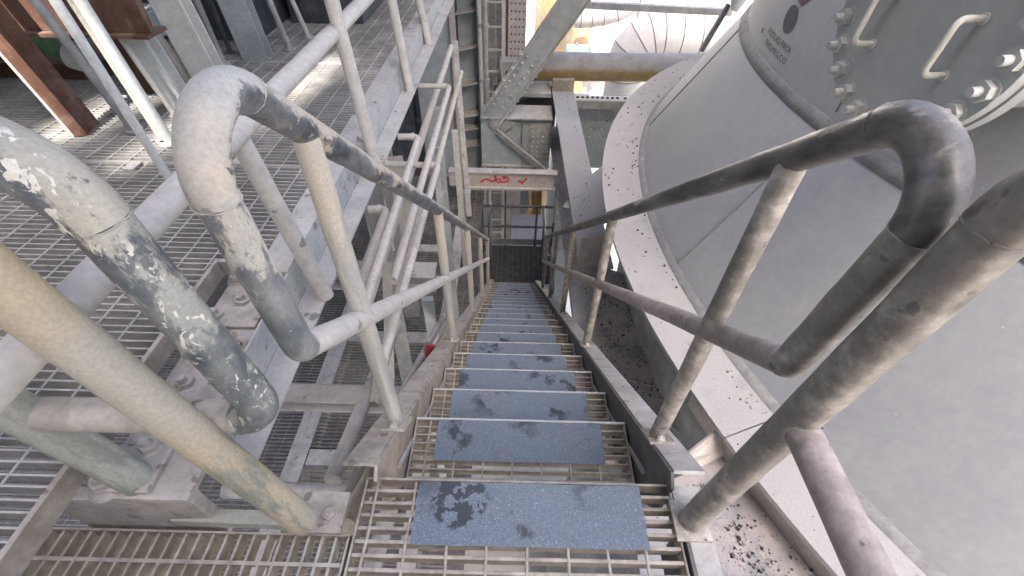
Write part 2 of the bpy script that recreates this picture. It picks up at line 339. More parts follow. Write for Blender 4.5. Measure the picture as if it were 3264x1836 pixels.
# stencil lettering and emblem bent round the upper shell
def on_shell(a, z, off=.0025): r = 3.492 + off; return V((VC[0] + r * cos(a), VC[1] + r * sin(a), z))
def stencil(txt, a_start, a_end, z0, h, name, mat):
    cu = bpy.data.curves.new('t', 'FONT'); cu.body = txt; cu.size = 1; cu.resolution_u = 3; ob = bpy.data.objects.new('t', cu); COL.objects.link(ob)
    dg = bpy.context.evaluated_depsgraph_get(); me = bpy.data.meshes.new_from_object(ob.evaluated_get(dg)); bpy.data.objects.remove(ob)
    xs = [v.co.x for v in me.vertices]; x0, x1 = min(xs), max(xs); hh = .70
    for v in me.vertices:
        u = (v.co.x - x0) / (x1 - x0); a = a_start + (a_end - a_start) * u; v.co = on_shell(rad(a), z0 + h * v.co.y / hh)
    me.materials.clear(); me.materials.append(M[mat]); o = bpy.data.objects.new(name, me); COL.objects.link(o); setpar(o, ves); return o
stencil('FOOLAD PAYA', 172.4, 178.4, .372, .034, 'lettering', 'ink'); stencil('ENG.MFG.CO', 172.6, 178.3, .318, .032, 'lettering', 'ink')
m = MB(); ring = [on_shell(rad(176.1 + 1.25 * cos(t)), .50 + .065 * sin(t)) for t in [2 * pi * k / 30 for k in range(30)]]; m.add(ring, [tuple(reversed(range(30)))]); m.build('emblem', 'ink', ves)
m = MB(); q = [(175.2, .60), (177.2, .575), (178.6, .64), (178.2, .72), (176.0, .72)]; m.add([on_shell(rad(a), z, .004) for a, z in q], [tuple(reversed(range(5)))]); m.build('emblem', 'inkred', ves)
m = MB(); q = [(170.3, .345), (170.75, .345), (170.75, .372), (170.3, .372)]; m.add([on_shell(rad(a), z) for a, z in q], [(3, 2, 1, 0)]); m.build('lettering', 'ink', ves)

# ------------------------------------------------------------------ ledges between stairs and vessel
near = [az(2335, 1430, -.78), az(2180, 1512, -.78), V((.50, .74, -.78)), V((.50, -.4, -.78)), V((1.75, -.4, -.78)), V((1.35, .55, -.78))]
led = thing('ledge_plate', 'dusty steel ledge strewn with pellets right of the top tread', 'ledge', (.8, .3, -.8))
MB().plate(near, (0, 0, -1), .016).build('plate', 'ledge', led)
u0, u1 = az(2288, 1362, -.66), az(2150, 1472, -.66); l0, l1 = near[0] + V((.002, .002, .002)), near[1] + V((-.002, .002, .002))
MB().plate([u0, u1, l1, l0], (u1 - u0).cross(l0 - u0), .012).build('sloped_end_plate', 'paleplate', led)
far = [V((.485, 2.72, -1.50)), V((.485, 1.2, -1.50)), V((.62, 1.2, -1.5)), az(2062, 1296, -1.5), V((1.15, 1.35, -1.5)), V((.97, 2.0, -1.5)), V((.95, 2.9, -1.5)), V((.60, 3.05, -1.5))]
lf = thing('ledge_plate', 'pink dusty lower ledge with black pellets between stair stringer and vessel', 'ledge', (.7, 2, -1.55))
MB().plate(far, (0, 0, -1), .016).build('plate', 'ledge', lf)
MB().bar(V((.485, 1.9, -1.497)), V((.99, 1.75, -1.497)), .012, .008).build('plate_seam', 'pinkplate', lf)
MB().bar(V((.56, 2.98, -1.34)), V((.80, 2.98, -1.34)), .012, .32, (0, 1, 0)).build('end_bracket', 'paleplate', lf)

# spilled pellets: real little stones, too many to pick apart
def pellets(name, label, fn, n, r0=.004, r1=.011, dark=.6):
    for part, frac in (('pellet', dark), ('pellet2', 1 - dark)):
        m = MB()
        for _ in range(int(n * frac)):
            p = fn()
            if p is None: continue
            r = random.uniform(r0, r1) * (.6 if random.random() < .5 else 1); a = random.random() * 6
            q = [p + V((cos(a + k * 2.094) * r * random.uniform(.7, 1.1), sin(a + k * 2.094) * r * random.uniform(.7, 1.1), 0)) for k in range(3)]
            t = [p + V((cos(a + 1 + k * 2.094) * r * .75, sin(a + 1 + k * 2.094) * r * .75, r * random.uniform(.8, 1.3))) for k in range(3)]
            m.add(q + t, [(0, 1, 4, 3), (1, 2, 5, 4), (2, 0, 3, 5), (3, 4, 5)])
        tag(m.build(name, part), label % ('black' if part == 'pellet' else 'dusty grey'), 'pellets', kind='stuff')
clus = [(rad(a), 4.03 + random.random() * .22) for a in (158, 166, 171, 176, 183, 192, 200, 207, 214)]
def on_ring():
    if random.random() < .5: a, r = rad(random.uniform(120, 225)), random.uniform(4.03, 4.275)
    elif random.random() < .5: a, r = rad(random.uniform(150, 225)), 4.04 + abs(random.gauss(0, .02))
    else:
        a, r = random.choice(clus); a += random.gauss(0, .015); r = min(4.27, r + random.gauss(0, .03))
    return V((VC[0] + r * cos(a), VC[1] + r * sin(a), -.6))
pellets('ore_pellets', '%s ore pellets scattered over the ring flange of the vessel', on_ring, 210, .004, .010)
def on_near():
    t = random.random()
    if t < .55: p = V((random.gauss(.93, .09), random.gauss(.42, .25), -.779))
    elif t < .75: p = V((.86, .82, -.779)) + V((random.gauss(0, .05), random.gauss(0, .02), 0))
    else: p = V((random.uniform(.52, 1.15), random.uniform(0, .78), -.779))
    if p.x < .51 or p.y > .8 or p.x - 1.25 > 0: return None
    return p
pellets('ore_pellets', '%s ore pellets strewn on the ledge right of the top tread', on_near, 420, .004, .011)
pellets('ore_fines', '%s fine grit drifted over the ledge right of the top tread', on_near, 900, .0015, .004, .75)
def on_far():
    p = V((random.uniform(.5, 1.1), random.uniform(1.25, 2.9), -1.499))
    return p if random.random() < (.25 + (p.x - .5) * 1.3) else None
pellets('ore_pellets', '%s ore pellets covering the pink lower ledge by the stringer', on_far, 1100, .004, .012, .8)

# ================================================================== STAIRCASE
def ny(i): return .5357 + .25 * i
def nz(i): return -.0517 - .2086 * i
XL, XR, NT = -.312, .394, 21
SL = .8344
def line(y): return -.0517 - SL * (y - .5357)
st = thing('staircase', 'steep steel staircase with blue grit-pad treads running down between the handrails', 'staircase', (.04, .5, 0))
def stringer(xw, s):
    y0, y1 = .455, 6.02; t = .008; top, bot = .058, -.235
    web = MB(); pts = [(y0, line(y0) + top - .05), (y0 + .03, line(y0 + .03) + top), (y1, line(y1) + top), (y1, line(y1) + bot), (y0 + .1, line(y0 + .1) + bot), (y0, line(y0) + bot + .1)]
    web.plate([(xw, y, z) for y, z in pts], (s, 0, 0), t); web.build('stringer_web', 'tan' if s < 0 else 'dark', st)  # right web coloured dark to stand in for its shaded inner face
    fl = MB(); n = V((0, SL, 1)).normalized()
    for off in (top, bot):
        a, b = V((xw + s * (.038 + t), y0 + .03, line(y0 + .03) + off)), V((xw + s * (.038 + t), y1, line(y1) + off))
        fl.bar(a, b, .076, .009, (1, 0, 0), (0, 0))
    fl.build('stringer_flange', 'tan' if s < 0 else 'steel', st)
    lip = MB(); a, b = V((xw - s * .004, y0 + .12, line(y0 + .12) - .075)), V((xw - s * .004, y1, line(y1) - .075)); lip.bar(a, b, .008, .012, (1, 0, 0)); lip.build('tread_ledge', 'steel', st)
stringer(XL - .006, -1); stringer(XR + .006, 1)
# pad mesh shared by all treads: slightly uneven sheet with thickness
def pad_mesh():
    m = MB(); nx, nyy = 26, 8; W, D = .5452, .143; vs = []
    for j in range(nyy + 1):
        for i in range(nx + 1):
            ex = random.uniform(-.0012, .0012) if i in (0, nx) else 0; ey = random.uniform(-.0008, .0008) if j in (0, nyy) else 0
            vs.append((-W / 2 + W * i / nx + ex, -D * j / nyy + ey, .0042 + random.uniform(-.0003, .0003)))
    m.add(vs, [(j * (nx + 1) + i, (j + 1) * (nx + 1) + i, (j + 1) * (nx + 1) + i + 1, j * (nx + 1) + i + 1) for j in range(nyy) for i in range(nx)], False)
    m.box((-W / 2 + .001, -D + .001, .0006), (W / 2 - .001, -.001, .0038)); return m.mesh('anti_slip_pad', 'pad')
PADM = pad_mesh()
TW, TD, PITCHB = XR - XL, .285, .0285
frame = MB(); frame.box((0, -.005, -.045), (TW, .001, .0)); frame.box((0, -TD, -.036), (TW, -TD + .005, -.001))
for x in (0, TW - .006): frame.box((x, -TD + .006, -.05), (x + .006, -.006, -.0015))
FRM = frame.mesh('tread', 'grate_tan'); NOSM = MB().box((0, -.0035, -.012), (TW, .0035, .0022)).mesh('nosing_bar', 'galv')
BARM = MB().box((.0065, -.0025, -.032), (TW - .0065, .0025, -.0022)).mesh('bearing_bar', 'grate_tan')
RODM = MB().box((-.0025, -TD + .0055, -.011), (.0025, -.0055, -.0008)).mesh('cross_rod', 'grate_tan')
fj = MB(); fj.v = list(frame.v); fj.f = list(frame.f); fj.sm = list(frame.sm)
for k in range(1, 10): fj.box((.0065, -k * PITCHB - .0025, -.032), (TW - .0065, -k * PITCHB + .0025, -.0022))
for x in (.05, .142, .234, .326, .418, .51, .602): fj.box((x - .0025, -TD + .0055, -.011), (x + .0025, -.0055, -.0008))
FRJ = fj.mesh('tread', 'grate_tan')
def newobj(name, me, parent, loc):
    o = bpy.data.objects.new(name, me); COL.objects.link(o); o.location = loc; setpar(o, parent); return o
for i in range(1, NT + 1):
    o = V((XL, ny(i), nz(i))); near_t = i <= 8
    tr = bpy.data.objects.new('tread', FRM if near_t else FRJ); COL.objects.link(tr); tr.location = o - st.location; tr.parent = st
    def sub(name, me, loc):
        q = bpy.data.objects.new(name, me); COL.objects.link(q); q.parent = tr; q.location = loc; return q
    if near_t:
        for k in range(1, 10): sub('bearing_bar', BARM, (0, -k * PITCHB, 0))
        for x in (.05, .142, .234, .326, .418, .51, .602): sub('cross_rod', RODM, (x, 0, 0))
    sub('nosing_bar', NOSM, (0, 0, 0))
    p = sub('anti_slip_pad', PADM, (.038 - XL + random.uniform(-.003, .003), -.004, 0)); p.rotation_euler = (0, 0, random.uniform(-.006, .006))
# ------------------------------------------------------------------ top landing
ld = thing('top_landing', 'grating top landing with a blue grit pad at the head of the stairs', 'landing', (.03, .2, 0))
LX0, LX1, LY1, LY0 = -.352, .408, .4725, -.45
nose = MB(); nose.box((LX0, LY1 - .003, -.045), (LX1, LY1 + .003, 0)); nose.build('nosing_bar', 'grate_tan', ld, .0015)
for x in (LX0, LX1 - .006):
    MB().box((x, LY0, -.045), (x + .006, LY1 - .0035, -.001)).build('end_bar', 'grate_tan', ld, .0015)
b0 = MB().box((LX0 + .0065, -.0042, -.038), (LX1 - .0065, .0042, -.0015)).build('bearing_bar', 'grate_tan', ld, .0022); b0.location.y = LY1 - .0285
b0.matrix_parent_inverse = MX.Identity(4); b0.location = V((0, LY1 - .0285, 0)) - ld.location
for k in range(2, 32):
    q = b0.copy(); COL.objects.link(q); q.location = V((0, LY1 - .0285 * k, random.uniform(-.001, .0005))) - ld.location
r0 = None
for x in (-.32, -.227, -.134, -.043, .049, .141, .231, .32):
    pts = [V((x + random.uniform(-.002, .002), y, -.0035)) for y in [LY0 + .01 + (LY1 - LY0 - .016) * k / 14 for k in range(15)]]
    MB().tube(pts, .0038, 8).build('cross_rod', 'grate_tan', ld)
pd = bpy.data.objects.new('anti_slip_pad', PADM); COL.objects.link(pd); pd.parent = ld; pd.location = V((.0555, .466, .0015)) - ld.location; pd.scale = (1.0, 1.0, 1)
# left panel: bars run fore and aft
ld2 = thing('landing_side_panel', 'tan dusty grating panel with fore-and-aft bars left of the top landing', 'grating panel', (-.7, .1, 0))
PX0, PX1, PY1 = -1.075, -.358, .343
MB().box((PX0, PY1 - .005, -.042), (PX1, PY1, .0)).build('end_bar', 'grate_tan', ld2, .0015)
for x in (PX0, PX1 - .005): MB().box((x, -.45, -.042), (x + .005, PY1 - .0055, -.001)).build('side_bar', 'grate_tan', ld2, .0015)
for k in range(1, 23):
    x = PX0 + .0312 * k; y2 = PY1 - .0056
    MB().box((x - .0033, -.45, -.040), (x + .0033, y2, -.0012)).build('bearing_bar', 'grate_tan', ld2, .0015)
for y in (.2795, .10, -.08): MB().box((PX0 + .0056, y - .004, -.014), (PX1 - .0056, y + .004, .0004)).build('cross_bar', 'grate_tan', ld2)
# landing edge on the right: channel with bolted clip
le = thing('landing_edge_channel', 'dark steel channel along the right edge of the top landing', 'channel', (.44, .2, -.1))
MB().box((.412, -.6, -.20), (.420, .37, .012)).build('web', 'dark', le); MB().box((.4205, -.6, .004), (.475, .365, .012)).build('flange', 'steel', le)
MB().box((.4125, .372, -.14), (.478, .378, .008)).build('end_plate', 'steel', le)
MB().bar((.445, .38, -.006), (.445, .475, -.012), .066, .01, (1, 0, 0)).build('splice_plate', 'steel', le); bolt_mb((.437, .425, -.004), (0, 0, 1), .011, .008, .004, .006).build('bolt', 'bolt', le)

# ================================================================== STAIR HANDRAILS
def isect(a, b, c, d):
    """meeting point of lines ab and cd in the y-z plane"""
    x1, y1, x2, y2, x3, y3, x4, y4 = a.y, a.z, b.y, b.z, c.y, c.z, d.y, d.z
    k = (x1 - x2) * (y3 - y4) - (y1 - y2) * (x3 - x4); p = x1 * y2 - y1 * x2; q = x3 * y4 - y3 * x4
    return V((a.x, (p * (x3 - x4) - (x1 - x2) * q) / k, (p * (y3 - y4) - (y1 - y2) * q) / k))
def stair_rail(name, label, X, top, end, mid, mats, posts, yend, erad):
    t0, t1 = ax(*top[0], X), ax(*top[1], X); e0, e1 = ax(*end[0], X), ax(*end[1], X); m0, m1 = ax(*mid[0], X), ax(*mid[1], X)
    ct, cb = isect(t0, t1, e0, e1), isect(m0, m1, e0, e1)
    dt, dm = (t1 - t0) / (t1.y - t0.y), (m1 - m0) / (m1.y - m0.y)
    tf, mf = t0 + dt * (yend - t0.y), m0 + dm * (yend - m0.y)
    r = .0245; h = thing(name, label, 'handrail', (X, .6, 0))
    path = fillet([tf, ct, cb], erad, 14); k = 1                                    # straight, elbow, down tube
    ei0, ei1 = 1, 15
    MB().tube(jit(path[0:2], .04, .0006), r, 22).build('top_rail', mats[0], h)
    MB().tube(path[1:16], [r * (1.03 + .07 * sin(pi * q / 14) ** .5) for q in range(15)], 24).build('elbow', mats[0], h)
    low = fillet([path[15], cb, mf], .035, 6); MB().tube(jit([path[15], low[1]], .03, .0006) + low[2:8], r, 22).build('end_tube', mats[1], h)
    MB().tube(jit([low[7], mf], .05, .0006), r * .95, 20).build('mid_rail', mats[2], h)
    weld(h, path[1], path[1] - path[2], r * 1.02, mats[0]); weld(h, path[15], path[15] - path[16], r * 1.02, mats[1])
    for y in posts:
        tp = t0 + dt * (y - t0.y); zb = line(y) + .064; base = V((X, y + .004, zb))
        ps = MB().tube(jit([base, tp - V((0, 0, .014))], .05, .0005), .0218, 20).build('post', mats[3], h)
        pass
        s = 1 if X > 0 else -1; c = base + V((0, .0, -.001)); dr = V((0, 1, -SL)).normalized(); nn = V((0, SL, 1)).normalized()
        pl = MB(); pl.bar(c - dr * .055, c + dr * .045, .07, .008, (1, 0, 0)); bp = pl.build('base_plate', mats[3], h)
        bolt_mb(c - dr * .040 + nn * .004, nn, .0105, .009, .012, .0055).build('bolt', 'brightbolt', bp)
    return h
stair_rail('stair_handrail', 'flaking black stair handrail on the left, beside the grating platform', -.335, ((941, 394), (1530, 750)), ((668, 600), (944, 1084)), ((1036, 1073), (1398, 900)),
           ('rail_l', 'rail_le', 'cream', 'stairpost'), [.68, 1.66, 2.64, 3.62, 4.6], 4.72, .082)
stair_rail('stair_handrail', 'grimy black stair handrail on the right, beside the conical vessel', .43, ((2838, 400), (1745, 755)), ((3060, 592), (2490, 1185)), ((2335, 1084), (1850, 882)),
           ('rail_r', 'tube_r', 'mid_r', 'tube_r'), [.645, 1.628, 2.61, 3.59, 4.57], 4.85, .073)

# ------------------------------------------------------------------ landing guardrails
g1 = thing('landing_guardrail', 'flaking navy pipe guardrail with tan posts across the left of the landing', 'guardrail', (-.6, .385, 0))
Y1 = .392
fp = fillet([V((-1.9, Y1, .945)), V((-.456, Y1, .945)), V((-.404, Y1, .436)), V((-1.9, Y1, .400))], [.11, .055], 12)
MB().tube([fp[0], fp[1]], .030, 24).build('top_rail', 'rail_dark', g1); MB().tube(fp[1:14], .0318, 26).build('elbow', 'rail_dark', g1)
MB().tube(jit([fp[13], fp[14]], .03, .0005) + fp[15:27], .0302, 26).build('end_tube', 'rail_dark', g1); weld(g1, fp[13], fp[13] - fp[14], .031, 'rail_dark')
MB().tube(jit([fp[26], fp[27]], .05, .0006), .0292, 24).build('mid_rail', 'midl', g1)
pa = MB().tube(jit([V((-.58, .342, .975)), V((-.440, .342, .09))], .05, .0006), .0305, 26).build('post', 'post_tan', g1)
pb = MB().tube(jit([V((-.925, .385, .96)), V((-.746, .385, .026))], .05, .0006), .0325, 26).build('post', 'post_grn', g1)
bb = MB(); bb.bar((-.755, .364, .024), (-.425, .345, .072), .030, .034, (0, 1, 0)); bb.build('bottom_bar', 'post_grn', g1, .003)
bp = MB(); bp.box((-.49, .335, .02), (-.372, .425, .032)); bpo = bp.build('base_plate', 'tan', g1); bolt_mb((-.405, .372, .033), (0, 0, 1), .015, .010, .004, .008).build('bolt', 'tan', bpo)
g2 = thing('landing_guardrail', 'grey pipe guardrail in the right foreground, running back along the landing', 'guardrail', (.43, .38, 0))
fp = fillet([V((.43, .385, .016)), V((.43, .325, 1.02)), V((.46, -1.6, 1.02))], .12, 12)
MB().tube(jit([fp[0], fp[1]], .04, .0006), .0272, 26).build('end_post', 'tube_r', g2); MB().tube(fp[1:14], .0285, 26).build('elbow', 'tube_r', g2); MB().tube([fp[13], fp[14]], .0272, 24).build('top_rail', 'tube_r', g2)
weld(g2, fp[1], fp[0] - fp[1], .0282, 'tube_r'); weld(g2, V((.43, .332, .535)), (0, 1, 0), .0258, 'tube_r')
MB().tube(jit([V((.432, .355, .532)), V((.45, -1.5, .532))], .06, .0006), .0255, 24).build('mid_rail', 'mid_r', g2)
MB().box((.39, .34, .0125), (.47, .43, .020)).build('base_plate', 'tube_r', g2)

# ================================================================== LEFT GRATING PLATFORM
ZG, ZB = .25, .13
pf = thing('grating_platform', 'wide dusty steel grating platform left of the stairs with a channel edge beam', 'platform', (-2, 1.5, .2))
eb = MB(); eb.box((-.652, .47, ZB), (-.646, 9, ZG - .008)); eb.build('edge_beam_web', 'beam', pf)
MB().box((-.645, .42, ZB - .009), (-.571, 9, ZB)).build('edge_beam_lower_flange', 'beam', pf); MB().box((-.735, .95, ZG - .0075), (-.645, 9, ZG + .002)).build('edge_beam_top_flange', 'beam', pf)
LB = 4.2
bm = MB().box((-LB, -.0022, -.03), (-.74, .0022, 0)).mesh('bearing_bar', 'grate'); bs = MB().box((-LB, -.0022, -.03), (-.872, .0022, 0)).mesh('bearing_bar', 'grate')
y = .10; k = 0; PB = .0237
while k < 215:
    o = bpy.data.objects.new('bearing_bar', bs if y < 1.0 else bm); COL.objects.link(o); o.parent = pf; o.location = V((0, y + random.uniform(-.0012, .0012), ZG + random.uniform(-.0016, .0012))) - pf.location; o.rotation_euler.z = random.uniform(-.0007, .0007); y += PB; k += 1
far_bars = MB(); yy = y
while yy < 9: far_bars.box((-LB, yy - .0022, ZG - .03), (-.74, yy + .0022, ZG)); yy += PB
far_bars.build('bearing_bars', 'grate', pf)['kind'] = 'stuff'
x = -.80
rm = MB().tube([V((0, .95, 0)), V((0, 9, 0))], .0031, 6).mesh('cross_rod', 'grate'); rs = MB().tube([V((0, .09, 0)), V((0, 9, 0))], .0031, 6).mesh('cross_rod', 'grate')
while x > -LB:
    o = bpy.data.objects.new('cross_rod', rm if x > -.89 else rs); COL.objects.link(o); o.parent = pf; o.location = V((x, 0, ZG - .0015)) - pf.location; x -= .0835
MB().box((-.872, .06, ZG - .05), (-.860, .995, ZG + .004)).build('trim_bar', 'tan', pf); MB().box((-.859, .985, ZG - .05), (-.742, .995, ZG + .003)).build('trim_bar', 'grate', pf)
for yj in (1.53, 2.62, 3.7): MB().box((-LB, yj - .004, ZG - .034), (-.742, yj + .004, ZG + .0035)).build('panel_edge_bar', 'grate', pf)
for xj in (-1.72, -2.73): MB().box((xj - .004, .07, ZG - .034), (xj + .004, 1.525, ZG + .003)).build('panel_edge_bar', 'grate', pf)
for xc, yc in ((-1.05, 1.56), (-1.42, 1.50), (-1.2, 2.66), (-.95, 1.28), (-1.62, 2.58)): MB().box((xc - .02, yc - .03, ZG + .003), (xc + .02, yc + .03, ZG + .008)).build('hold_down_clip', 'bolt', pf)
for yb in (1.9, 3.1, 4.4): MB().box((-LB, yb - .05, ZG - .19), (-.66, yb + .05, ZG - .034)).build('joist', 'beam', pf)
# bolted connection plates beside the landing
cp = thing('connection_plate', 'pink dusty bolted connection plates between platform grating and landing', 'plate', (-.75, .6, .1))
MB().box((-.858, .348, ZG - .10), (-.655, .98, ZG - .08)).build('plate', 'pinkplate', cp, .003); MB().box((-.85, .356, ZG - .0795), (-.735, .46, ZG - .066)).build('splice_plate', 'pinkplate', cp, .003)
MB().box((-.80, .5, ZG - .0795), (-.69, .76, ZG - .068)).build('splice_plate', 'pinkplate', cp, .003)
MB().box((-.845, .80, ZG - .0795), (-.70, .96, ZG - .066)).build('splice_plate', 'pinkplate', cp, .003)
MB().box((-.98, .352, -.05), (-.658, .38, ZG - .103)).build('end_beam', 'pinkplate', cp, .003)
for px, py in ((775, 965), (700, 885), (600, 1045), (512, 1105), (592, 1225), (840, 1145), (690, 1010), (480, 1425), (205, 1540), (745, 1110), (655, 1150)):
    p = az(px, py, ZG - .07)
    if p.x < -.852: p.x = -.835
    if p.x > -.66: p.x = -.675
    m = MB(); m.prism(p + V((0, 0, -.015)), (0, 0, 1), .034, .012, 20, .029); m.prism(p + V((0, 0, -.003)), V((.1, .1, 1)), .0225, .019, 6, .021, random.random()); m.prism(p + V((0, 0, .016)), (0, 0, 1), .0115, .014, 12, .010); m.build('bolt', 'pinkplate', cp)
# ------------------------------------------------------------------ platform guardrail
pg = thing('platform_guardrail', 'cream pipe guardrail along the edge of the grating platform', 'guardrail', (-.6, 2, ZB))
R = .0245
MB().tube(jit([V((-.618, -.7, .668)), V((-.655, 9, .665))], .12, .0008), R * 1.08, 22).build('mid_rail', 'cream', pg)
MB().tube([V((-.61, 1.0, 1.24)), V((-.62, 9, 1.24))], R, 20).build('top_rail', 'cream', pg)
for i, (bx, tx) in enumerate((((1039, 944), (740, 404)), ((1207, 554), (1076, 72)), ((1306, 288), (1252, 21)), ((1366, 140), (1335, 0)))):
    b = az(*bx, ZB); t = ay(*tx, b.y); d = (t - b); d = d / d.z; top = b + d * (1.10 if i else .54)
    po = MB().tube(jit([b, top], .06, .0006), R * .98, 20).build('post', 'cream', pg)
    if i:
        m = MB(); m.plate([b + V((-.03, .002, .004)), b + V((-.070, .002, .004)), b + V((-.070, .002, .125)), b + V((-.055, .002, .165)), b + V((-.022, .002, .12))], (0, 1, 0), .008); m.build('bracket', 'beam', pg)
        bolt_mb(b + V((.005, .09, 0)), (.3, 0, 1), .012, .01, .012, .006).build('bolt', 'brightbolt', pg); bolt_mb(b + V((-.01, .12, 0)), (.3, 0, 1), .012, .01, .012, .006).build('bolt', 'brightbolt', pg)

# ================================================================== RODS, POSTS AND MACHINERY ON THE PLATFORM
def upright(base, topx, z=ZG, h=2.6):
    b = az(*base, z); t = ay(*topx, b.y); d = (t - b) / (t.z - b.z); return b, b + d * h
def rod(name, label, cat, base, topx, r, mat, group=None, h=2.6):
    b, t = upright(base, topx, h=h); o = thing(name, label, cat, b, group)
    MB().tube(jit([b, t], .2, .001), r, 16).build('pipe', mat, o); MB().prism(b, (0, 0, 1), r * 2.1, .008, 16).build('foot_plate', mat, o); return o
rod('vertical_pipe', 'slim grey pipe standing on the grating, nearest the red-brown frame', 'pipe', (428, 418), (110, 0), .017, 'steel')
rod('vertical_pipe', 'slim dappled pipe standing between the grey pipe and the white pipe pair', 'pipe', (560, 600), (175, 0), .0135, 'white')
rod('vertical_pipe', 'mauve conduit pipe strapped close behind a brighter white pipe', 'pipe', (522, 450), (228, 0), .013, 'cream')
rod('vertical_pipe', 'bright white pipe in front of the mauve conduit on the platform', 'pipe', (545, 455), (255, 0), .019, 'white')
def flatpost(label, base, topx, wd, mat, h=2.6, dep=.06):
    b, t = upright(base, topx, h=h); o = thing('steel_post', label, 'post', b)
    w = MB(); w.bar(b, t, wd, .008, (1, .12, 0)); w.build('flange', mat, o)
    w = MB(); w.bar(b + V((0, .035, 0)), t + V((0, .035, 0)), .008, dep, (1, .12, 0)); w.build('web', mat, o)
    w = MB(); w.bar(b + V((0, .07, 0)), t + V((0, .07, 0)), wd, .008, (1, .12, 0)); w.build('rear_flange', mat, o); return o
rod('vertical_pipe', 'slender pale conduit left of the flat white steel post', 'pipe', (560, 372), (300, 0), .011, 'cream')
rod('vertical_pipe', 'slim light-grey rod between the broad green-grey post and the thin scuffed pipe', 'pipe', (700, 240), (590, 0), .012, 'white')
rod('vertical_pipe', 'slim light-grey rod beyond the thin grey pipe, close to the guardrail', 'pipe', (985, 120), (930, 0), .014, 'cream')
flatpost('flat white steel post just left of the handrail elbow', (575, 350), (342, 0), .075, 'white')
flatpost('broad pale green-grey post rising behind the handrail elbow', (690, 310), (522, 0), .12, 'white')
flatpost('wide grey channel post with streaked paint beyond the handrail elbow', (818, 196), (735, 0), .13, 'bluesteel')
rod('vertical_pipe', 'thin scuffed pipe between the two broad grey posts', 'pipe', (712, 205), (625, 0), .017, 'steel')
rod('vertical_pipe', 'thin dim pipe beside the dark machine casings', 'pipe', (735, 168), (668, 0), .013, 'dark')
rod('vertical_pipe', 'thin grey pipe right of the streaked channel post', 'pipe', (925, 160), (858, 0), .016, 'steel')
rod('vertical_pipe', 'short pale pipe under the junction box behind the white post', 'pipe', (640, 300), (410, 0), .022, 'cream', h=.6)
bx = thing('junction_box', 'grey junction box on a bracket between the white and green-grey posts', 'box', (-1.62, 2.35, .8))
c = ay(455, 62, 2.35); MB().box((c.x - .09, 2.28, c.z - .06), (c.x + .09, 2.42, c.z + .05)).build('housing', 'bluesteel', bx, .006); MB().box((c.x - .095, 2.272, c.z - .012), (c.x + .095, 2.279, c.z + .008)).build('lid_seam', 'steel', bx)
# red-brown frame
fr = thing('red_brown_frame', 'red-brown oxide steel frame standing on the platform at the far left', 'frame', (-1.8, 1.75, ZG))
b, t = upright((262, 432), (0, 130), h=2.2)
MB().bar(b, t, .055, .012, (1, .1, 0)).build('leg_flange', 'rust', fr); MB().bar(b + V((-.034, .03, 0)), t + V((-.034, .03, 0)), .012, .08, (1, .1, 0)).build('leg_edge', 'paleplate', fr)
MB().bar(b + V((.0, .06, 0)), t + V((0, .06, 0)), .012, .10, (1, .1, 0)).build('leg_web', 'rust', fr)
c = ay(95, 40, 1.9); MB().box((c.x - 1.4, 1.9, c.z - .06), (c.x + .42, 1.93, c.z + .3)).build('cross_beam', 'rust', fr); MB().box((c.x - 1.4, 1.87, c.z - .075), (c.x + .42, 2.0, c.z - .062)).build('cross_beam_flange', 'rust', fr)
c2 = ay(320, 60, 2.5); b2, t2 = upright((470, 290), (300, 0), h=2.2); MB().bar(b2, t2, .13, .06, (1, 0, 0)).build('rear_leg', 'rust', fr)
MB().bar(ay(70, 110, 2.05), ay(150, 205, 2.05), .02, .02).build('hanger_rod', 'tan', fr)
c = ay(175, 170, 2.3); MB().box((c.x - .8, 2.3, ZG + .005), (c.x + .16, 2.6, c.z - .05)).build('pump_base', 'rust', fr)
vv = thing('green_valve', 'green valve body with a grey flange inside the red-brown frame', 'valve', (-1.9, 2.2, .6))
c = ay(115, 125, 2.2); MB().tube(fillet([c + V((-.10, 0, .14)), c + V((-.02, 0, .0)), c + V((.14, .0, -.07))], .08, 8), .045, 18).build('body', 'green', vv); MB().prism(c + V((.13, -.01, -.06)), (1, -.1, -.2), .06, .04, 20).build('flange', 'white', vv)
# dark casings behind
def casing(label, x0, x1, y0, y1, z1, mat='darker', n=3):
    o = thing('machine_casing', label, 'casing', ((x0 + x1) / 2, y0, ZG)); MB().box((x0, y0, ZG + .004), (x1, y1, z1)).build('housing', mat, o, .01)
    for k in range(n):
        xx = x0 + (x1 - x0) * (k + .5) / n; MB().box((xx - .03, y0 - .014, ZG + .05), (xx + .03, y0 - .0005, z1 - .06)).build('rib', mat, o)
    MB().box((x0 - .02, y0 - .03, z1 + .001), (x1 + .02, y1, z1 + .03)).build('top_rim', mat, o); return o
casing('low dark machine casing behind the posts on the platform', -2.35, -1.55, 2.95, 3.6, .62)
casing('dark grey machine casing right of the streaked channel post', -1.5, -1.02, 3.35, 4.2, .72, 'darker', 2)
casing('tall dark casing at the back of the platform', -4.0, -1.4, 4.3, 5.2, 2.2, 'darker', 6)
casing('long dark trough at the far left edge of the grating', -4.1, -2.55, 1.9, 2.9, .55, 'darker', 4)
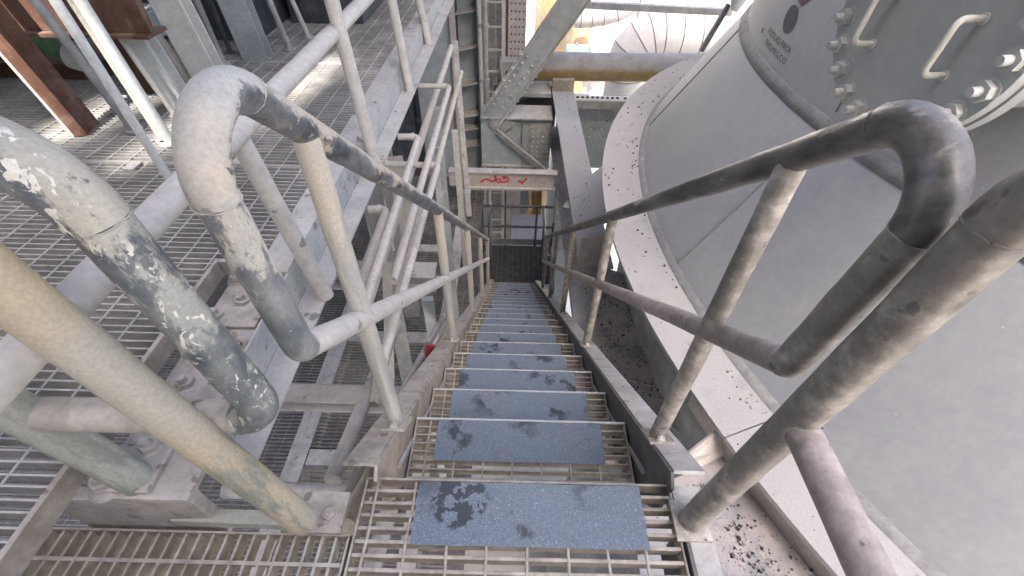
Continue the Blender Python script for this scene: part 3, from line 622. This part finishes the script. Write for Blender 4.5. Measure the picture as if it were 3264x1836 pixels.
# lower floor that closes the view under the platform grating
lw = thing('lower_walkway', 'dark lower grating walkway seen through the gaps left of the stairs', 'walkway', (-1.2, 2, -2.7))
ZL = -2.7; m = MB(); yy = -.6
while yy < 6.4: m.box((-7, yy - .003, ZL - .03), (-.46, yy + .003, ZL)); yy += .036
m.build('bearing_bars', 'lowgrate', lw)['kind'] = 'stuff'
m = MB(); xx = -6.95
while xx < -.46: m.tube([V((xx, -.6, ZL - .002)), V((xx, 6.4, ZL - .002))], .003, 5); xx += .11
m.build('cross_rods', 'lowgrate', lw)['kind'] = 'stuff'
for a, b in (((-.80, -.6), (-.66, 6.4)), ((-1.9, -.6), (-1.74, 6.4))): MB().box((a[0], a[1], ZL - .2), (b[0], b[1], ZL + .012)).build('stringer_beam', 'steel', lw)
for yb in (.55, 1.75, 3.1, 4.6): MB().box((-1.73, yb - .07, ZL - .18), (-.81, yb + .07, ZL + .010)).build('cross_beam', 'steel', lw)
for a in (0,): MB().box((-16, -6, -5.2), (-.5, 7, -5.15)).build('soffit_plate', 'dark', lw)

# ------------------------------------------------------------------ pipes and guard loops between platform and stairs
def pipe(label, pts, r, mat, fil=.05, name='service_pipe', cat='pipe', n=14, clamp=()):
    P = fillet(pts, fil, 6) if len(pts) > 2 else [V(p) for p in pts]; o = thing(name, label, cat, P[0])
    MB().tube(P, r, n).build('pipe', mat, o)
    for i in range(1, len(pts) - 1):
        d = (V(pts[i]) - V(pts[i - 1])).normalized(); MB().prism(V(pts[i]) - d * fil * 1.25, d, r * 1.22, r * .9, 16).build('socket', mat, o)
    return o
def yp(a, b, x): return [ax(*a, x), ax(*b, x)]
def loop(label, branch, elbow, endpx, x, r, mat):
    e, f = ax(*elbow, x), ax(*endpx, x); f.z = e.z + (f.z - e.z) * .6; br = ay(*branch, e.y); br.z = e.z
    return pipe(label, [br, e, f], r, mat, .03)
loop('upper bent guard pipe with a short arm, nearest the ribbed column', (1335, 280), (1432, 276), (1255, 905), -.47, .0180, 'cream')
loop('small bent guard pipe ending above the toe of the platform beam', (1270, 440), (1334, 437), (1168, 985), -.50, .0165, 'cream')
loop('middle bent guard pipe with a long arm under the platform beam', (1235, 527), (1396, 527), (1215, 1130), -.43, .0175, 'cream')
loop('lowest bent guard pipe beside the lower grating', (1175, 670), (1232, 668), (1120, 1010), -.56, .0175, 'cream')
a, b = yp((1438, 150), (1140, 1060), -.60); pipe('thick straight pipe running alongside the bent guard pipes', [a, b], .024, 'cream')
a, b = yp((1470, 230), (1350, 690), -.46); pipe('straight mauve pipe closest to the stairs among the guard pipes', [a, b], .019, 'midl')
a, b = yp((1345, 640), (1190, 1290), -.56); pipe('dusty pipe dropping past the lower bracket beam', [a, b], .026, 'midl')
a, b = yp((1265, 1030), (1060, 1530), -.60); pipe('shadowed pipe below the stair mid rail', [a, b], .03, 'steel')
pipe('dark pipe bent square over the lower grating', [V((-1.5, .95, -1.35)), V((-.60, .95, -1.35)), V((-.66, .35, -1.35))], .045, 'steel', .08)
pipe('straight cross pipe over the lower grating', [V((-1.6, 1.5, -1.25)), V((-.47, 1.5, -1.25))], .045, 'steel')
a, b = ax(1150, 1500, -.47), ax(1020, 1690, -.47); pipe('vertical duct pipe tight against the left stringer', [V((-.47, 2.3, -1.55)), V((-.47, .45, -.30))], .032, 'midl')
pipe('twin conduit left of the stringer', [V((-.53, 2.5, -1.6)), V((-.53, .5, -.36))], .02, 'steel')
def beam_i(name, label, p0, p1, w, h, mat, cat='beam'):
    o = thing(name, label, cat, p0); p0, p1 = V(p0), V(p1); MB().bar(p0, p1, .012, h, None).build('web', mat, o)
    MB().bar(p0 + V((0, 0, h / 2 + .006)), p1 + V((0, 0, h / 2 + .006)), w, .011, None).build('top_flange', mat, o); MB().bar(p0 - V((0, 0, h / 2 + .006)), p1 - V((0, 0, h / 2 + .006)), w, .011, None).build('bottom_flange', mat, o); return o
beam_i('bracket_beam', 'dusty bracket beam carrying the guard pipes under the platform', (-1.6, 2.05, -.80), (-.47, 2.05, -.80), .14, .10, 'steel')
beam_i('bracket_beam', 'lower bracket beam crossing near the middle stair post', (-1.5, 1.30, -1.0), (-.48, 1.30, -1.0), .10, .08, 'steel')
# slanted plates and braces seen past the pipes
def strut(label, p, q, w, d, mat, name='brace_plate', cat='brace'):
    o = MB().bar(p, q, w, d, (1, .2, 0)).build(name, mat); return tag(o, label, cat)
strut('dusty white patched plate leaning behind the guard pipes', ax(1190, 640, -1.0), ax(1225, 800, -1.0), .16, .02, 'white')
strut('pale slotted plate under the platform beam', ax(1255, 500, -.85), ax(1310, 780, -.85), .12, .02, 'cream')
strut('slanted angle brace rising to the ribbed column', V((-.62, 5.2, -2.6)), V((-.80, 6.3, -.7)), .07, .07, 'steel')
strut('thin tie bar slanting behind the guard pipes', ax(1392, 470, -.48), ax(1432, 690, -.48), .028, .012, 'steel')
strut('upright steel strip left of the stringer', V((-.52, 1.55, -2.6)), V((-.53, 1.60, -1.1)), .05, .05, 'bluesteel')
strut('upright pale channel near the red canister', V((-.60, 2.2, -2.6)), V((-.60, 2.25, -1.2)), .08, .05, 'bluesteel')
for k, (p, q, w_, d_, mt, lb) in enumerate((
    (V((-.75, 1.2, -1.9)), V((-.70, 1.9, -.55)), .05, .05, 'cream', 'pale angle brace crossing under the platform beam'),
    (V((-.95, 2.4, -2.65)), V((-.90, 2.5, -.25)), .12, .012, 'steel', 'upright dusty plate under the edge beam, near the bracket beam'),
    (V((-.62, 3.3, -2.65)), V((-.62, 3.35, -.3)), .10, .08, 'bluesteel', 'blue-grey upright between guard pipes and ribbed column'),
    (V((-1.1, 3.4, -2.65)), V((-1.1, 3.45, -.0)), .16, .1, 'steel', 'broad shadowed upright under the far platform edge'),
    (V((-1.0, 1.0, -1.65)), V((-.52, 1.75, -1.65)), .06, .05, 'cream', 'flat pale tie slanting over the lower grating'),
    (V((-.58, 4.2, -3.0)), V((-.60, 4.25, -.9)), .06, .05, 'cream', 'slim pale upright just before the painted cross beam'))):
    strut(lb, p, q, w_, d_, mt)
rc = thing('red_canister', 'small red canister half hidden behind the left stringer', 'canister', (-.47, 2.6, -2.3))
c = ax(1374, 1138, -.44); MB().tube([c + V((0, 0, -.16)), c + V((0, 0, .08)), c + V((0, 0, .12))], [.032, .032, .014], 18).build('body', 'red', rc); MB().prism(c + V((0, 0, .12)), (0, 0, 1), .012, .03, 10).build('neck', 'steel', rc)
MB().box((c.x + .0325, c.y - .018, c.z - .07), (c.x + .034, c.y + .025, c.z)).build('paper_label', 'bluesteel', rc)

# ================================================================== BACKGROUND STEELWORK
# cross beam with red graffiti over the foot of the stairs
gb = thing('cross_beam', 'pale cross beam with red spray-painted writing over the foot of the stairs', 'beam', (-.15, 5.5, -2.3))
MB().box((-.90, 5.5, -2.305), (.575, 5.512, -2.09)).build('web', 'paleplate', gb); MB().box((-.90, 5.47, -2.089), (.575, 5.60, -2.077)).build('top_flange', 'beam', gb)
MB().box((-.79, 5.46, -2.335), (.565, 5.5, -2.306)).build('lower_lip', 'paleplate', gb); MB().box((.30, 5.493, -2.3), (.31, 5.4995, -2.1)).build('stiffener', 'paleplate', gb); MB().box((-.80, 5.493, -2.3), (-.79, 5.4995, -2.1)).build('stiffener', 'paleplate', gb)
MB().box((.575, 5.49, -2.9), (.60, 5.56, -2.05)).build('hanger', 'steel', gb)
for k in range(3): bolt_mb((.55, 5.4995, -2.13 - .065 * k), (0, -1, 0), .014, .012, .008, .008).build('bolt', 'bolt', gb)
def stroke(pts, w):
    m = MB(); P = [ay(px, py, 5.4975) for px, py in pts]
    for a, b in zip(P, P[1:]): m.bar(a, b, .0022, w * random.uniform(1.2, 1.65), (0, 1, 0))
    return m
for pts, w_ in (([(1531, 581), (1545, 572), (1556, 571), (1564, 578), (1574, 578), (1581, 568), (1576, 561), (1584, 561)], .022), ([(1581, 571), (1592, 570), (1596, 577), (1590, 583), (1583, 580), (1581, 571)], .018),
                ([(1596, 581), (1610, 580), (1620, 576), (1622, 570), (1613, 564), (1602, 564), (1610, 570)], .02), ([(1652, 576), (1664, 582), (1680, 568)], .022), ([(1664, 581), (1665, 588)], .02)):
    stroke(pts, w_).build('spray_paint_stroke', 'graf', gb)
# landing at the foot
fl = thing('foot_landing', 'dark grating landing at the foot of the stairs', 'landing', (0, 6.3, -4.45))
m = MB(); yy = 5.82
while yy < 6.85: m.box((-.6, yy - .0025, -4.48), (.7, yy + .0025, -4.45)); yy += .03
m.build('bearing_bars', 'dark', fl)['kind'] = 'stuff'
m = MB()
for k in range(14): m.tube([V((-.58 + .097 * k, 5.8, -4.451)), V((-.58 + .097 * k, 6.85, -4.451))], .003, 5)
m.build('cross_rods', 'dark', fl)['kind'] = 'stuff'
for xx in (-.64, .7): MB().box((xx, 5.7, -4.62), (xx + .04, 6.9, -4.44)).build('edge_channel', 'dark', fl)
gr = thing('foot_guardrail', 'dark guardrail across the far end of the foot landing', 'guardrail', (0, 6.85, -4.45))
for z in (-3.55, -4.0): MB().tube([V((-.62, 6.85, z)), V((.74, 6.85, z))], .024, 12).build('rail', 'dark', gr)
for xx in (-.62, .42, .74): MB().tube([V((xx, 6.85, -4.45)), V((xx, 6.85, -3.55))], .024, 12).build('post', 'dark', gr)
MB().box((-.62, 6.86, -4.44), (.74, 6.868, -4.30)).build('toe_plate', 'steel', gr)
for xx, lab in ((-.40, 'left'), (.52, 'right')):
    o = thing('foot_handrail', 'short dark end rail at the %s of the foot landing' % lab, 'guardrail', (xx, 5.8, -4.45))
    MB().tube([V((xx, 4.95, -3.1)), V((xx, 5.6, -3.52)), V((xx, 6.85, -3.55))], .022, 12).build('rail', 'dark', o)
    for yy in (5.6, 6.3): MB().tube([V((xx, yy, -4.45)), V((xx, yy, -3.54))], .02, 12).build('post', 'dark', o)
# plate girder with rivets
pgd = thing('plate_girder', 'grey riveted plate girder beyond the painted cross beam', 'girder', (0, 7.1, -2.4))
MB().box((-.56, 6.93, -1.99), (.575, 7.45, -1.97)).build('top_flange', 'beam', pgd); MB().box((-.56, 7.0, -2.80), (.575, 7.02, -1.992)).build('web', 'bluesteel', pgd); MB().box((-.56, 6.93, -2.82), (.575, 7.3, -2.80)).build('bottom_flange', 'steel', pgd)
MB().box((.10, 6.93, -2.79), (.115, 6.9985, -1.995)).build('stiffener', 'steel', pgd); MB().box((.20, 6.985, -2.70), (.56, 6.9985, -2.05)).build('splice_plate', 'steel', pgd)
for i in range(7):
    for j in range(4): MB().prism((.27 + j * .085, 6.9848, -2.12 - i * .086), (0, -1, 0), .022, .014, 12, .014).build('rivet', 'bolt', pgd)
MB().bar(V((-.30, 6.90, -2.14)), V((.60, 6.85, -2.86)), .06, .012, (0, 1, 0)).build('diagonal_angle', 'beam', pgd); MB().bar(V((-.30, 6.895, -2.17)), V((.60, 6.845, -2.89)), .012, .07, (0, 1, 0)).build('diagonal_leg', 'steel', pgd)
MB().plate([(-.42, 6.96, -2.01), (-.05, 6.96, -2.01), (-.05, 6.96, -2.12), (-.2, 6.96, -2.2), (-.42, 6.96, -2.14)], (0, -1, 0), .012).build('gusset', 'steel', pgd)
# girder along the vessel side, lilac top
yg = thing('dusty_girder', 'wide girder with lilac dusted top running away beside the vessel', 'girder', (.78, 5.5, -2))
MB().plate([(.66, 3.3, -1.8), (.98, 3.3, -1.8), (.93, 7.9, -1.8), (.575, 7.9, -1.8)], (0, 0, -1), .02).build('top_flange', 'ring', yg); MB().plate([(.80, 3.3, -1.821), (.815, 3.3, -1.821), (.755, 7.9, -1.821), (.74, 7.9, -1.821)], (0, 0, -1), .7).build('web', 'steel', yg)
MB().plate([(.66, 3.3, -2.53), (.98, 3.3, -2.53), (.93, 7.9, -2.53), (.575, 7.9, -2.53)], (0, 0, -1), .02).build('bottom_flange', 'steel', yg)
MB().box((.58, 7.62, -1.80), (.93, 8.3, -1.62)).build('pipe_saddle', 'tan', yg)
pellets('ore_pellets', '%s pellets dotted over the lilac girder top beside the vessel', lambda: V((random.uniform(.68, .92), random.uniform(3.5, 7.5), -1.8)), 40, .006, .012, .8)
# ribbed column
rcn = thing('ribbed_column', 'pale blue-grey steel column with welded ribs at centre left', 'column', (-.78, 7.3, -12))
MB().box((-.985, 7.25, -12), (-.90, 7.27, 2)).build('flange', 'paleplate', rcn); MB().box((-.90, 7.55, -12), (-.58, 7.57, 2)).build('web', 'bluesteel', rcn); MB().box((-.60, 7.25, -12), (-.58, 7.549, 2)).build('side_plate', 'bluesteel', rcn)
for z in (.35, -.15, -.62, -1.10, -1.62, -2.12, -2.35, -2.65, -3.3): MB().plate([(-.899, 7.28, z - .03), (-.601, 7.28, z + .03), (-.601, 7.549, z + .03), (-.899, 7.549, z - .03)], (0, 0, 1), .012).build('rib', 'beam', rcn)
MB().box((-1.5, 7.0, -12), (-1.02, 7.6, 2)).build('rear_casing', 'bluesteel', rcn); MB().box((-1.3, 6.4, -.25), (-.99, 7.3, .0)).build('platform_seat', 'beam', rcn)
for i, (xx, rr) in enumerate(((-.535, .026), (-.46, .032))):
    o = thing('conduit', ['thin pale conduit running down the right side of the ribbed column', 'thicker grey conduit next to the thin pale one'][i], 'conduit', (xx, 7.1, -6)); MB().tube([V((xx, 7.12, -6)), V((xx - .01, 7.12, 2))], rr, 12).build('pipe', 'cream' if i == 0 else 'steel', o)
    for z in (-.75, -1.5, -2.3): MB().prism((xx, 7.12, z), (0, 0, 1), rr * 1.3, .05, 14).build('coupling', 'steel', o)
# diagonal brace
db = thing('diagonal_brace', 'big pale grey diagonal brace bolted to the column joint', 'brace', (-.3, 7.0, -2))
p0, p1 = ay(1565, 375, 6.95), ay(1830, 0, 6.95); d = (p1 - p0).normalized(); p1 = p0 + d * 3.2; s_ = V((0, 1, 0)).cross(d)
MB().bar(p0, p1, .30, .014, s_).build('web', 'bluesteel', db)
for a in (-1, 1): MB().bar(p0 + s_ * (a * .155), p1 + s_ * (a * .155), .012, .22, s_).build('flange', 'beam', db)
MB().bar(p0 + d * .1 + V((0, -.012, 0)), p0 + d * 1.1 + V((0, -.012, 0)), .27, .010, s_).build('splice_plate', 'bluesteel', db)
for i in range(9):
    for j in (-.085, .055): MB().prism(p0 + d * (.2 + i * .105 + (.05 if j > 0 else 0)) + s_ * j + V((0, -.017, 0)), (0, -1, 0), .024, .018, 10, .016).build('bolt', 'bolt', db)
for i in range(9):
    for a in (-1, 1): MB().prism(p0 + d * (.15 + i * .11) + s_ * (a * .161) + V((0, -.06, 0)), s_ * a, .022, .03, 8, .016).build('bolt', 'bolt', db)
# ladder, bolted column, corrugated sheet
la = thing('steel_ladder', 'vertical steel ladder against dark sheeting behind the diagonal brace', 'ladder', (-.4, 8.5, -8))
for xx in (-.56, -.25): MB().box((xx - .02, 8.48, -8), (xx + .02, 8.54, 1.5)).build('stile', 'cream', la)
for k in range(24): MB().box((-.54, 8.495, -7.6 + .36 * k), (-.27, 8.525, -7.57 + .36 * k)).build('rung', 'cream', la)
cs = thing('sheet_cladding', 'dark grey corrugated sheet cladding behind the ladder', 'cladding', (-.7, 9, -12))
for k in range(16): MB().box((-1.0 + .055 * k, 8.9 + .012 * (k % 2), -12), (-1.0 + .055 * k + .053, 8.95, 2)).build('sheet_rib', 'steel', cs)
bc = thing('bolted_column', 'beige column dotted with bolt heads right of the ladder', 'column', (-.02, 8.6, -12))
MB().box((-.17, 8.6, -12), (.13, 8.62, 1.6)).build('front_plate', 'paleplate', bc); MB().box((-.03, 8.621, -12), (-.01, 8.9, 1.6)).build('web', 'steel', bc)
BH = MB().prism((0, 0, 0), (0, -1, 0), .015, .012, 8, .01).mesh('bolt_head', 'dark')
for k in range(22):
    for j in range(4):
        o = bpy.data.objects.new('bolt_head', BH); COL.objects.link(o); o.parent = bc; o.location = V((-.12 + j * .067, 8.599, .6 - .115 * k)) - bc.location
MB().box((-.3, 8.35, -1.75), (.16, 8.62, -1.60)).build('bearing_seat', 'beam', bc); MB().box((-.21, 8.615, -12), (-.18, 8.66, 1.6)).build('edge_strip', 'rust', bc)
# big horizontal pipe over the girder
bpip = thing('large_pipe', 'large horizontal pipe, dusty grey on top and yellow beneath, beside the vessel', 'pipe', (1.5, 7.9, -1.5))
MB().tube([V((.06, 7.9, -1.52)), V((5.5, 7.9, -1.44))], .215, 40).build('pipe', 'yellow', bpip); MB().prism((.055, 7.9, -1.52), (-1, 0, 0), .235, .03, 36).build('end_flange', 'beam', bpip)
MB().box((-.02, 7.5, -1.86), (.56, 8.2, -1.80)).build('ledge', 'beam', bpip)
# far riveted girder
fg = thing('far_girder', 'dim blue-grey girder with a bolted white top strip under the large pipe', 'girder', (1.5, 8.2, -2.2))
MB().box((.97, 7.75, -2.0), (4, 7.95, -1.985)).build('top_strip', 'white', fg); MB().box((.97, 7.745, -2.13), (4, 7.76, -2.001)).build('edge_angle', 'steel', fg); MB().box((.97, 8.0, -3.4), (4, 8.02, -2.14)).build('web', 'bluesteel', fg); MB().box((-.4, 8.0, -2.6), (.70, 8.02, -1.87)).build('rear_web', 'dark', fg)
for k in range(13): MB().prism((1.04 + k * .085 + (.05 if k > 8 else 0), 7.85, -1.985), (0, 0, 1), .03, .02, 12, .022).build('bolt', 'pellet', fg)
for i in range(5):
    for j in range(7): MB().prism((1.35 + j * .1, 7.999, -2.3 - i * .16), (0, -1, 0), .028, .015, 10, .018).build('rivet', 'bluesteel', fg)
# upper thin box beam
tb = MB(); tb.bar(ay(1815, 12, 9.2), ay(2330, 38, 9.2), .14, .10, (0, 1, 0)); tag(tb.build('crossbar', 'steel'), 'thin grey crossbar spanning between diagonal brace and vessel', 'beam')
# ducts in the sunlit yard
yd = thing('yellow_duct', 'tall yellow vertical duct behind the diagonal brace', 'duct', (.9, 14, -12)); c0 = ay(1768, 100, 14)
MB().tube([V((c0.x, 14.4, -12)), V((c0.x, 14.4, -1.0))], .55, 36).build('duct', 'yellow', yd)
for z in (-3.1, -4.2): MB().tube([V((c0.x + .556 * cos(t), 14.4 + .556 * sin(t), z)) for t in [2 * pi * k / 40 for k in range(41)]], .012, 6).build('seam_band', 'yellowdeep', yd)
MB().tube([V((c0.x, 14.4, -1.0)), V((c0.x, 14.4, .6))], [.56, .5], 36).build('dusty_cap', 'silver', yd)
y2 = thing('yellow_duct', 'short yellow duct segment beyond the tall yellow duct', 'duct', (2, 19, -12)); c0 = ay(1852, 110, 19); MB().tube([V((c0.x, 19, -12)), V((c0.x, 19, -3))], .32, 28).build('duct', 'yellow', y2); MB().tube([V((c0.x + .35, 19.2, -12)), V((c0.x + .35, 19.2, -3))], .18, 20).build('clad_pipe', 'silver', y2)
td = thing('teal_drum', 'teal drum above the large horizontal pipe', 'drum', (1.9, 13, -4)); c0 = ay(1838, 168, 13); MB().tube([V((c0.x - .28, 13, c0.z)), V((c0.x + .28, 13, c0.z))], .2, 28).build('body', 'teal', td); MB().prism((c0.x - .02, 13, c0.z + .19), (0, 0, 1), .04, .04, 12).build('bung', 'steel', td)
def clad(label, pts, r, nseg, loc):
    o = thing('clad_duct', label, 'duct', loc); w = MB(); w.tube(pts, r, 40, False)
    for k in range(len(pts) - 1):
        q = w.v[k * 40:(k + 2) * 40]; m = MB(); m.add(q, [(i, (i + 1) % 40, (i + 1) % 40 + 40, i + 40) for i in range(40)], True); m.build('cladding_sleeve', 'silver', o)
        MB().tube(q[40:] + q[40:41], .014, 6, False).build('seam', 'dark', o)
    return o
cc = ay(2085, 212, 13); pts = [cc + V((.75 * cos(t) - (.5 if k == 0 else 0) * 0, 0, .75 * sin(t))) for k, t in enumerate([rad(a) for a in (200, 176, 152, 128, 109, 90)])]
pts = [pts[0] + V((.02, 0, -1.2))] + pts + [cc + V((x, 0, .75)) for x in (.42, .9, 1.5, 2.6)]
clad('large silver-clad elbow duct in the bright yard', pts, .56, 8, (3, 13, -4))
pts = [ay(1760, 30, 17), ay(1815, 34, 17), ay(1850, 34, 17), ay(1885, 32, 17), ay(1920, 28, 17), ay(1960, 18, 17), ay(2030, -20, 17)]
clad('tapered silver-clad duct above the yellow duct', pts, .50, 6, (2, 17, -3))
pts = [ay(2030, 20, 20), ay(2120, 28, 20), ay(2220, 34, 20), ay(2340, 40, 20)]; clad('pale silver duct along the top of the yard view', pts, .62, 4, (5, 20, -3))
o = thing('dark_valve', 'grey dished vessel end poking out at the top beside the cone', 'vessel', (3.6, 9, -1)); c0 = ay(2345, 12, 8.2); MB().tube([c0 + V((0, 0, -.1)), c0 + V((.1, .1, .25)), c0 + V((.2, .3, .8))], [.06, .2, .24], 24).build('body', 'bluesteel', o); MB().bar(c0 + V((-.02, .2, -.05)), c0 + V((-.25, .2, -.75)), .07, .07).build('strut', 'dark', o)
# ochre duct seen under the painted beam
od = thing('ochre_duct', 'ochre bent duct glimpsed beneath the painted cross beam', 'duct', (.4, 9.5, -5)); a = ay(1703, 560, 9.5); b = ay(1700, 690, 9.5); c = ay(1655, 715, 9.5)
MB().tube(fillet([a + V((0, 0, .6)), b, c + V((-.3, 0, -.05))], .28, 8), .20, 28).build('duct', 'yellowdeep', od)
o = thing('clad_duct', 'grey clad duct with a rounded end left of the ochre duct', 'duct', (.1, 9, -4)); a = ay(1650, 560, 9.1); b = ay(1650, 668, 9.1); MB().tube([a + V((0, 0, .8)), b, b + V((.02, 0, -.16))], [.24, .24, .16], 28).build('duct', 'bluesteel', o)
o = thing('silver_conduit', 'bright silver conduit between the clad duct and the ochre duct', 'conduit', (.35, 9.4, -4)); a = ay(1691, 590, 9.3); b = ay(1692, 668, 9.3); MB().tube([a + V((0, 0, .5)), b], .028, 14).build('pipe', 'white', o)
o = thing('tall_grey_casing', 'tall shadowed casing right of the foot landing', 'casing', (.95, 9, -12)); MB().box((.78, 8.6, -12), (1.5, 9.6, -2.6)).build('housing', 'bluesteel', o); MB().box((.9, 8.57, -6), (1.4, 8.599, -3)).build('panel', 'steel', o)
o = thing('walkway_plate', 'pale lit plate beyond the foot guardrail', 'plate', (.3, 8, -4.9)); MB().box((-.05, 7.1, -5.0), (.7, 8.6, -4.96)).build('plate', 'silver', o); MB().box((-.05, 7.09, -5.06), (.7, 7.099, -4.95)).build('edge', 'steel', o)
# distant wall and tank
dw = thing('distant_building', 'white sunlit building far across the yard', 'building', (4, 52, -12)); MB().box((-22, 52, -12), (34, 60, 9)).build('wall', 'wall', dw)
for k in range(14): MB().box((-20 + 3.8 * k, 51.93, -8), (-18.4 + 3.8 * k, 51.999, -6)).build('window', 'bluesteel', dw)
o = thing('white_tank', 'white bulging tank left of the large silver elbow', 'tank', (4, 22, -12)); c0 = ay(1945, 150, 20); MB().rev((c0.x, 20), [(.9, -12), (1.0, -6.4), (.92, -5.4), (.6, -4.9), (0, -4.7)], 40).build('shell', 'wall', o)
MB().rev((c0.x, 20), [(1.03, -7.6), (1.03, -7.5)], 40).build('girth_band', 'silver', o)
o = thing('yard_mast', 'thin lattice mast in the bright yard', 'mast', (3.3, 24, -12)); c0 = ay(1905, 150, 24)
for dx in (-.12, .12): MB().box((c0.x + dx - .02, 24, -12), (c0.x + dx + .02, 24.04, -3)).build('leg', 'dark', o)
for k in range(16): MB().bar(V((c0.x - .12, 24.02, -11 + .5 * k)), V((c0.x + .12, 24.02, -10.5 + .5 * k)), .02, .02).build('lacing', 'dark', o)
# unseen building added behind the viewer as shade, with openings shaped for sun patches
pb = thing('shade_building', 'tall unseen building added behind the viewpoint to block the sun', 'building', (0, -7, -12))
wins = [(-3.23, -2.98, 10.7, 12.1), (-2.76, -2.60, 10.5, 11.5), (-3.73, -3.48, 10.2, 10.75), (-2.50, -2.32, 10.9, 12.3), (-4.18, -3.93, 10.1, 10.5)]   # x0, x1, z0, z1
xs = sorted({-26, 2.5} | {w_[0] for w_ in wins} | {w_[1] for w_ in wins})
for a, b in zip(xs, xs[1:]):
    holes = sorted((w_[2], w_[3]) for w_ in wins if w_[0] <= a and w_[1] >= b); z = -12
    for h0, h1 in holes + [(23.0, 23.0)]:
        if h0 > z: MB().box((a, -7.25, z), (b, -7, h0)).build('wall_panel', 'steel', pb)
        z = h1
# unseen deck added over platform and stairs to block sky light
ud = thing('shade_deck', 'unseen plated deck added over platform and stairs to block sky light', 'deck', (-4, 4, 3.2))
MB().box((-9, .75, 3.2), (-.95, 8.8, 3.23)).build('deck_plate', 'dark', ud)
MB().box((-.948, -3.0, 2.6), (.32, 9.8, 2.63)).build('deck_plate', 'dark', ud); MB().box((.321, 4.6, 2.6), (3.6, 9.8, 2.63)).build('deck_plate', 'dark', ud)
for y_ in (.9, 3.2, 5.5, 8.6): MB().box((-9, y_ - .06, 2.95), (-.95, y_ + .06, 3.198)).build('deck_joist', 'dark', ud)
# dark backdrop added to close the bright view under and behind the platform
sh = thing('dark_backdrop', 'dark backdrop wall added behind the ribbed column and platform', 'wall', (-6, 9.6, -12))
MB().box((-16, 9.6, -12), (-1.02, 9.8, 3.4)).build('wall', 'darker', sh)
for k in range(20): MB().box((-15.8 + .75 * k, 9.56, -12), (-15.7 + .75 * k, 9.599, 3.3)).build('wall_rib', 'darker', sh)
# cabinet added unseen behind the viewpoint to darken the tubes' inner sides
cb = thing('light_blocker', 'unseen dark cabinet at the back of the top landing, behind the viewpoint', 'blocker', (0, -1.3, 0))
MB().box((-.62, -1.55, .003), (.62, -1.15, 2.2)).build('housing', 'darker', cb, .01)
for xx in (-.305, .305): MB().box((xx - .295, -1.149, .08), (xx + .295, -1.135, 2.12)).build('blocker_face', 'dark', cb)
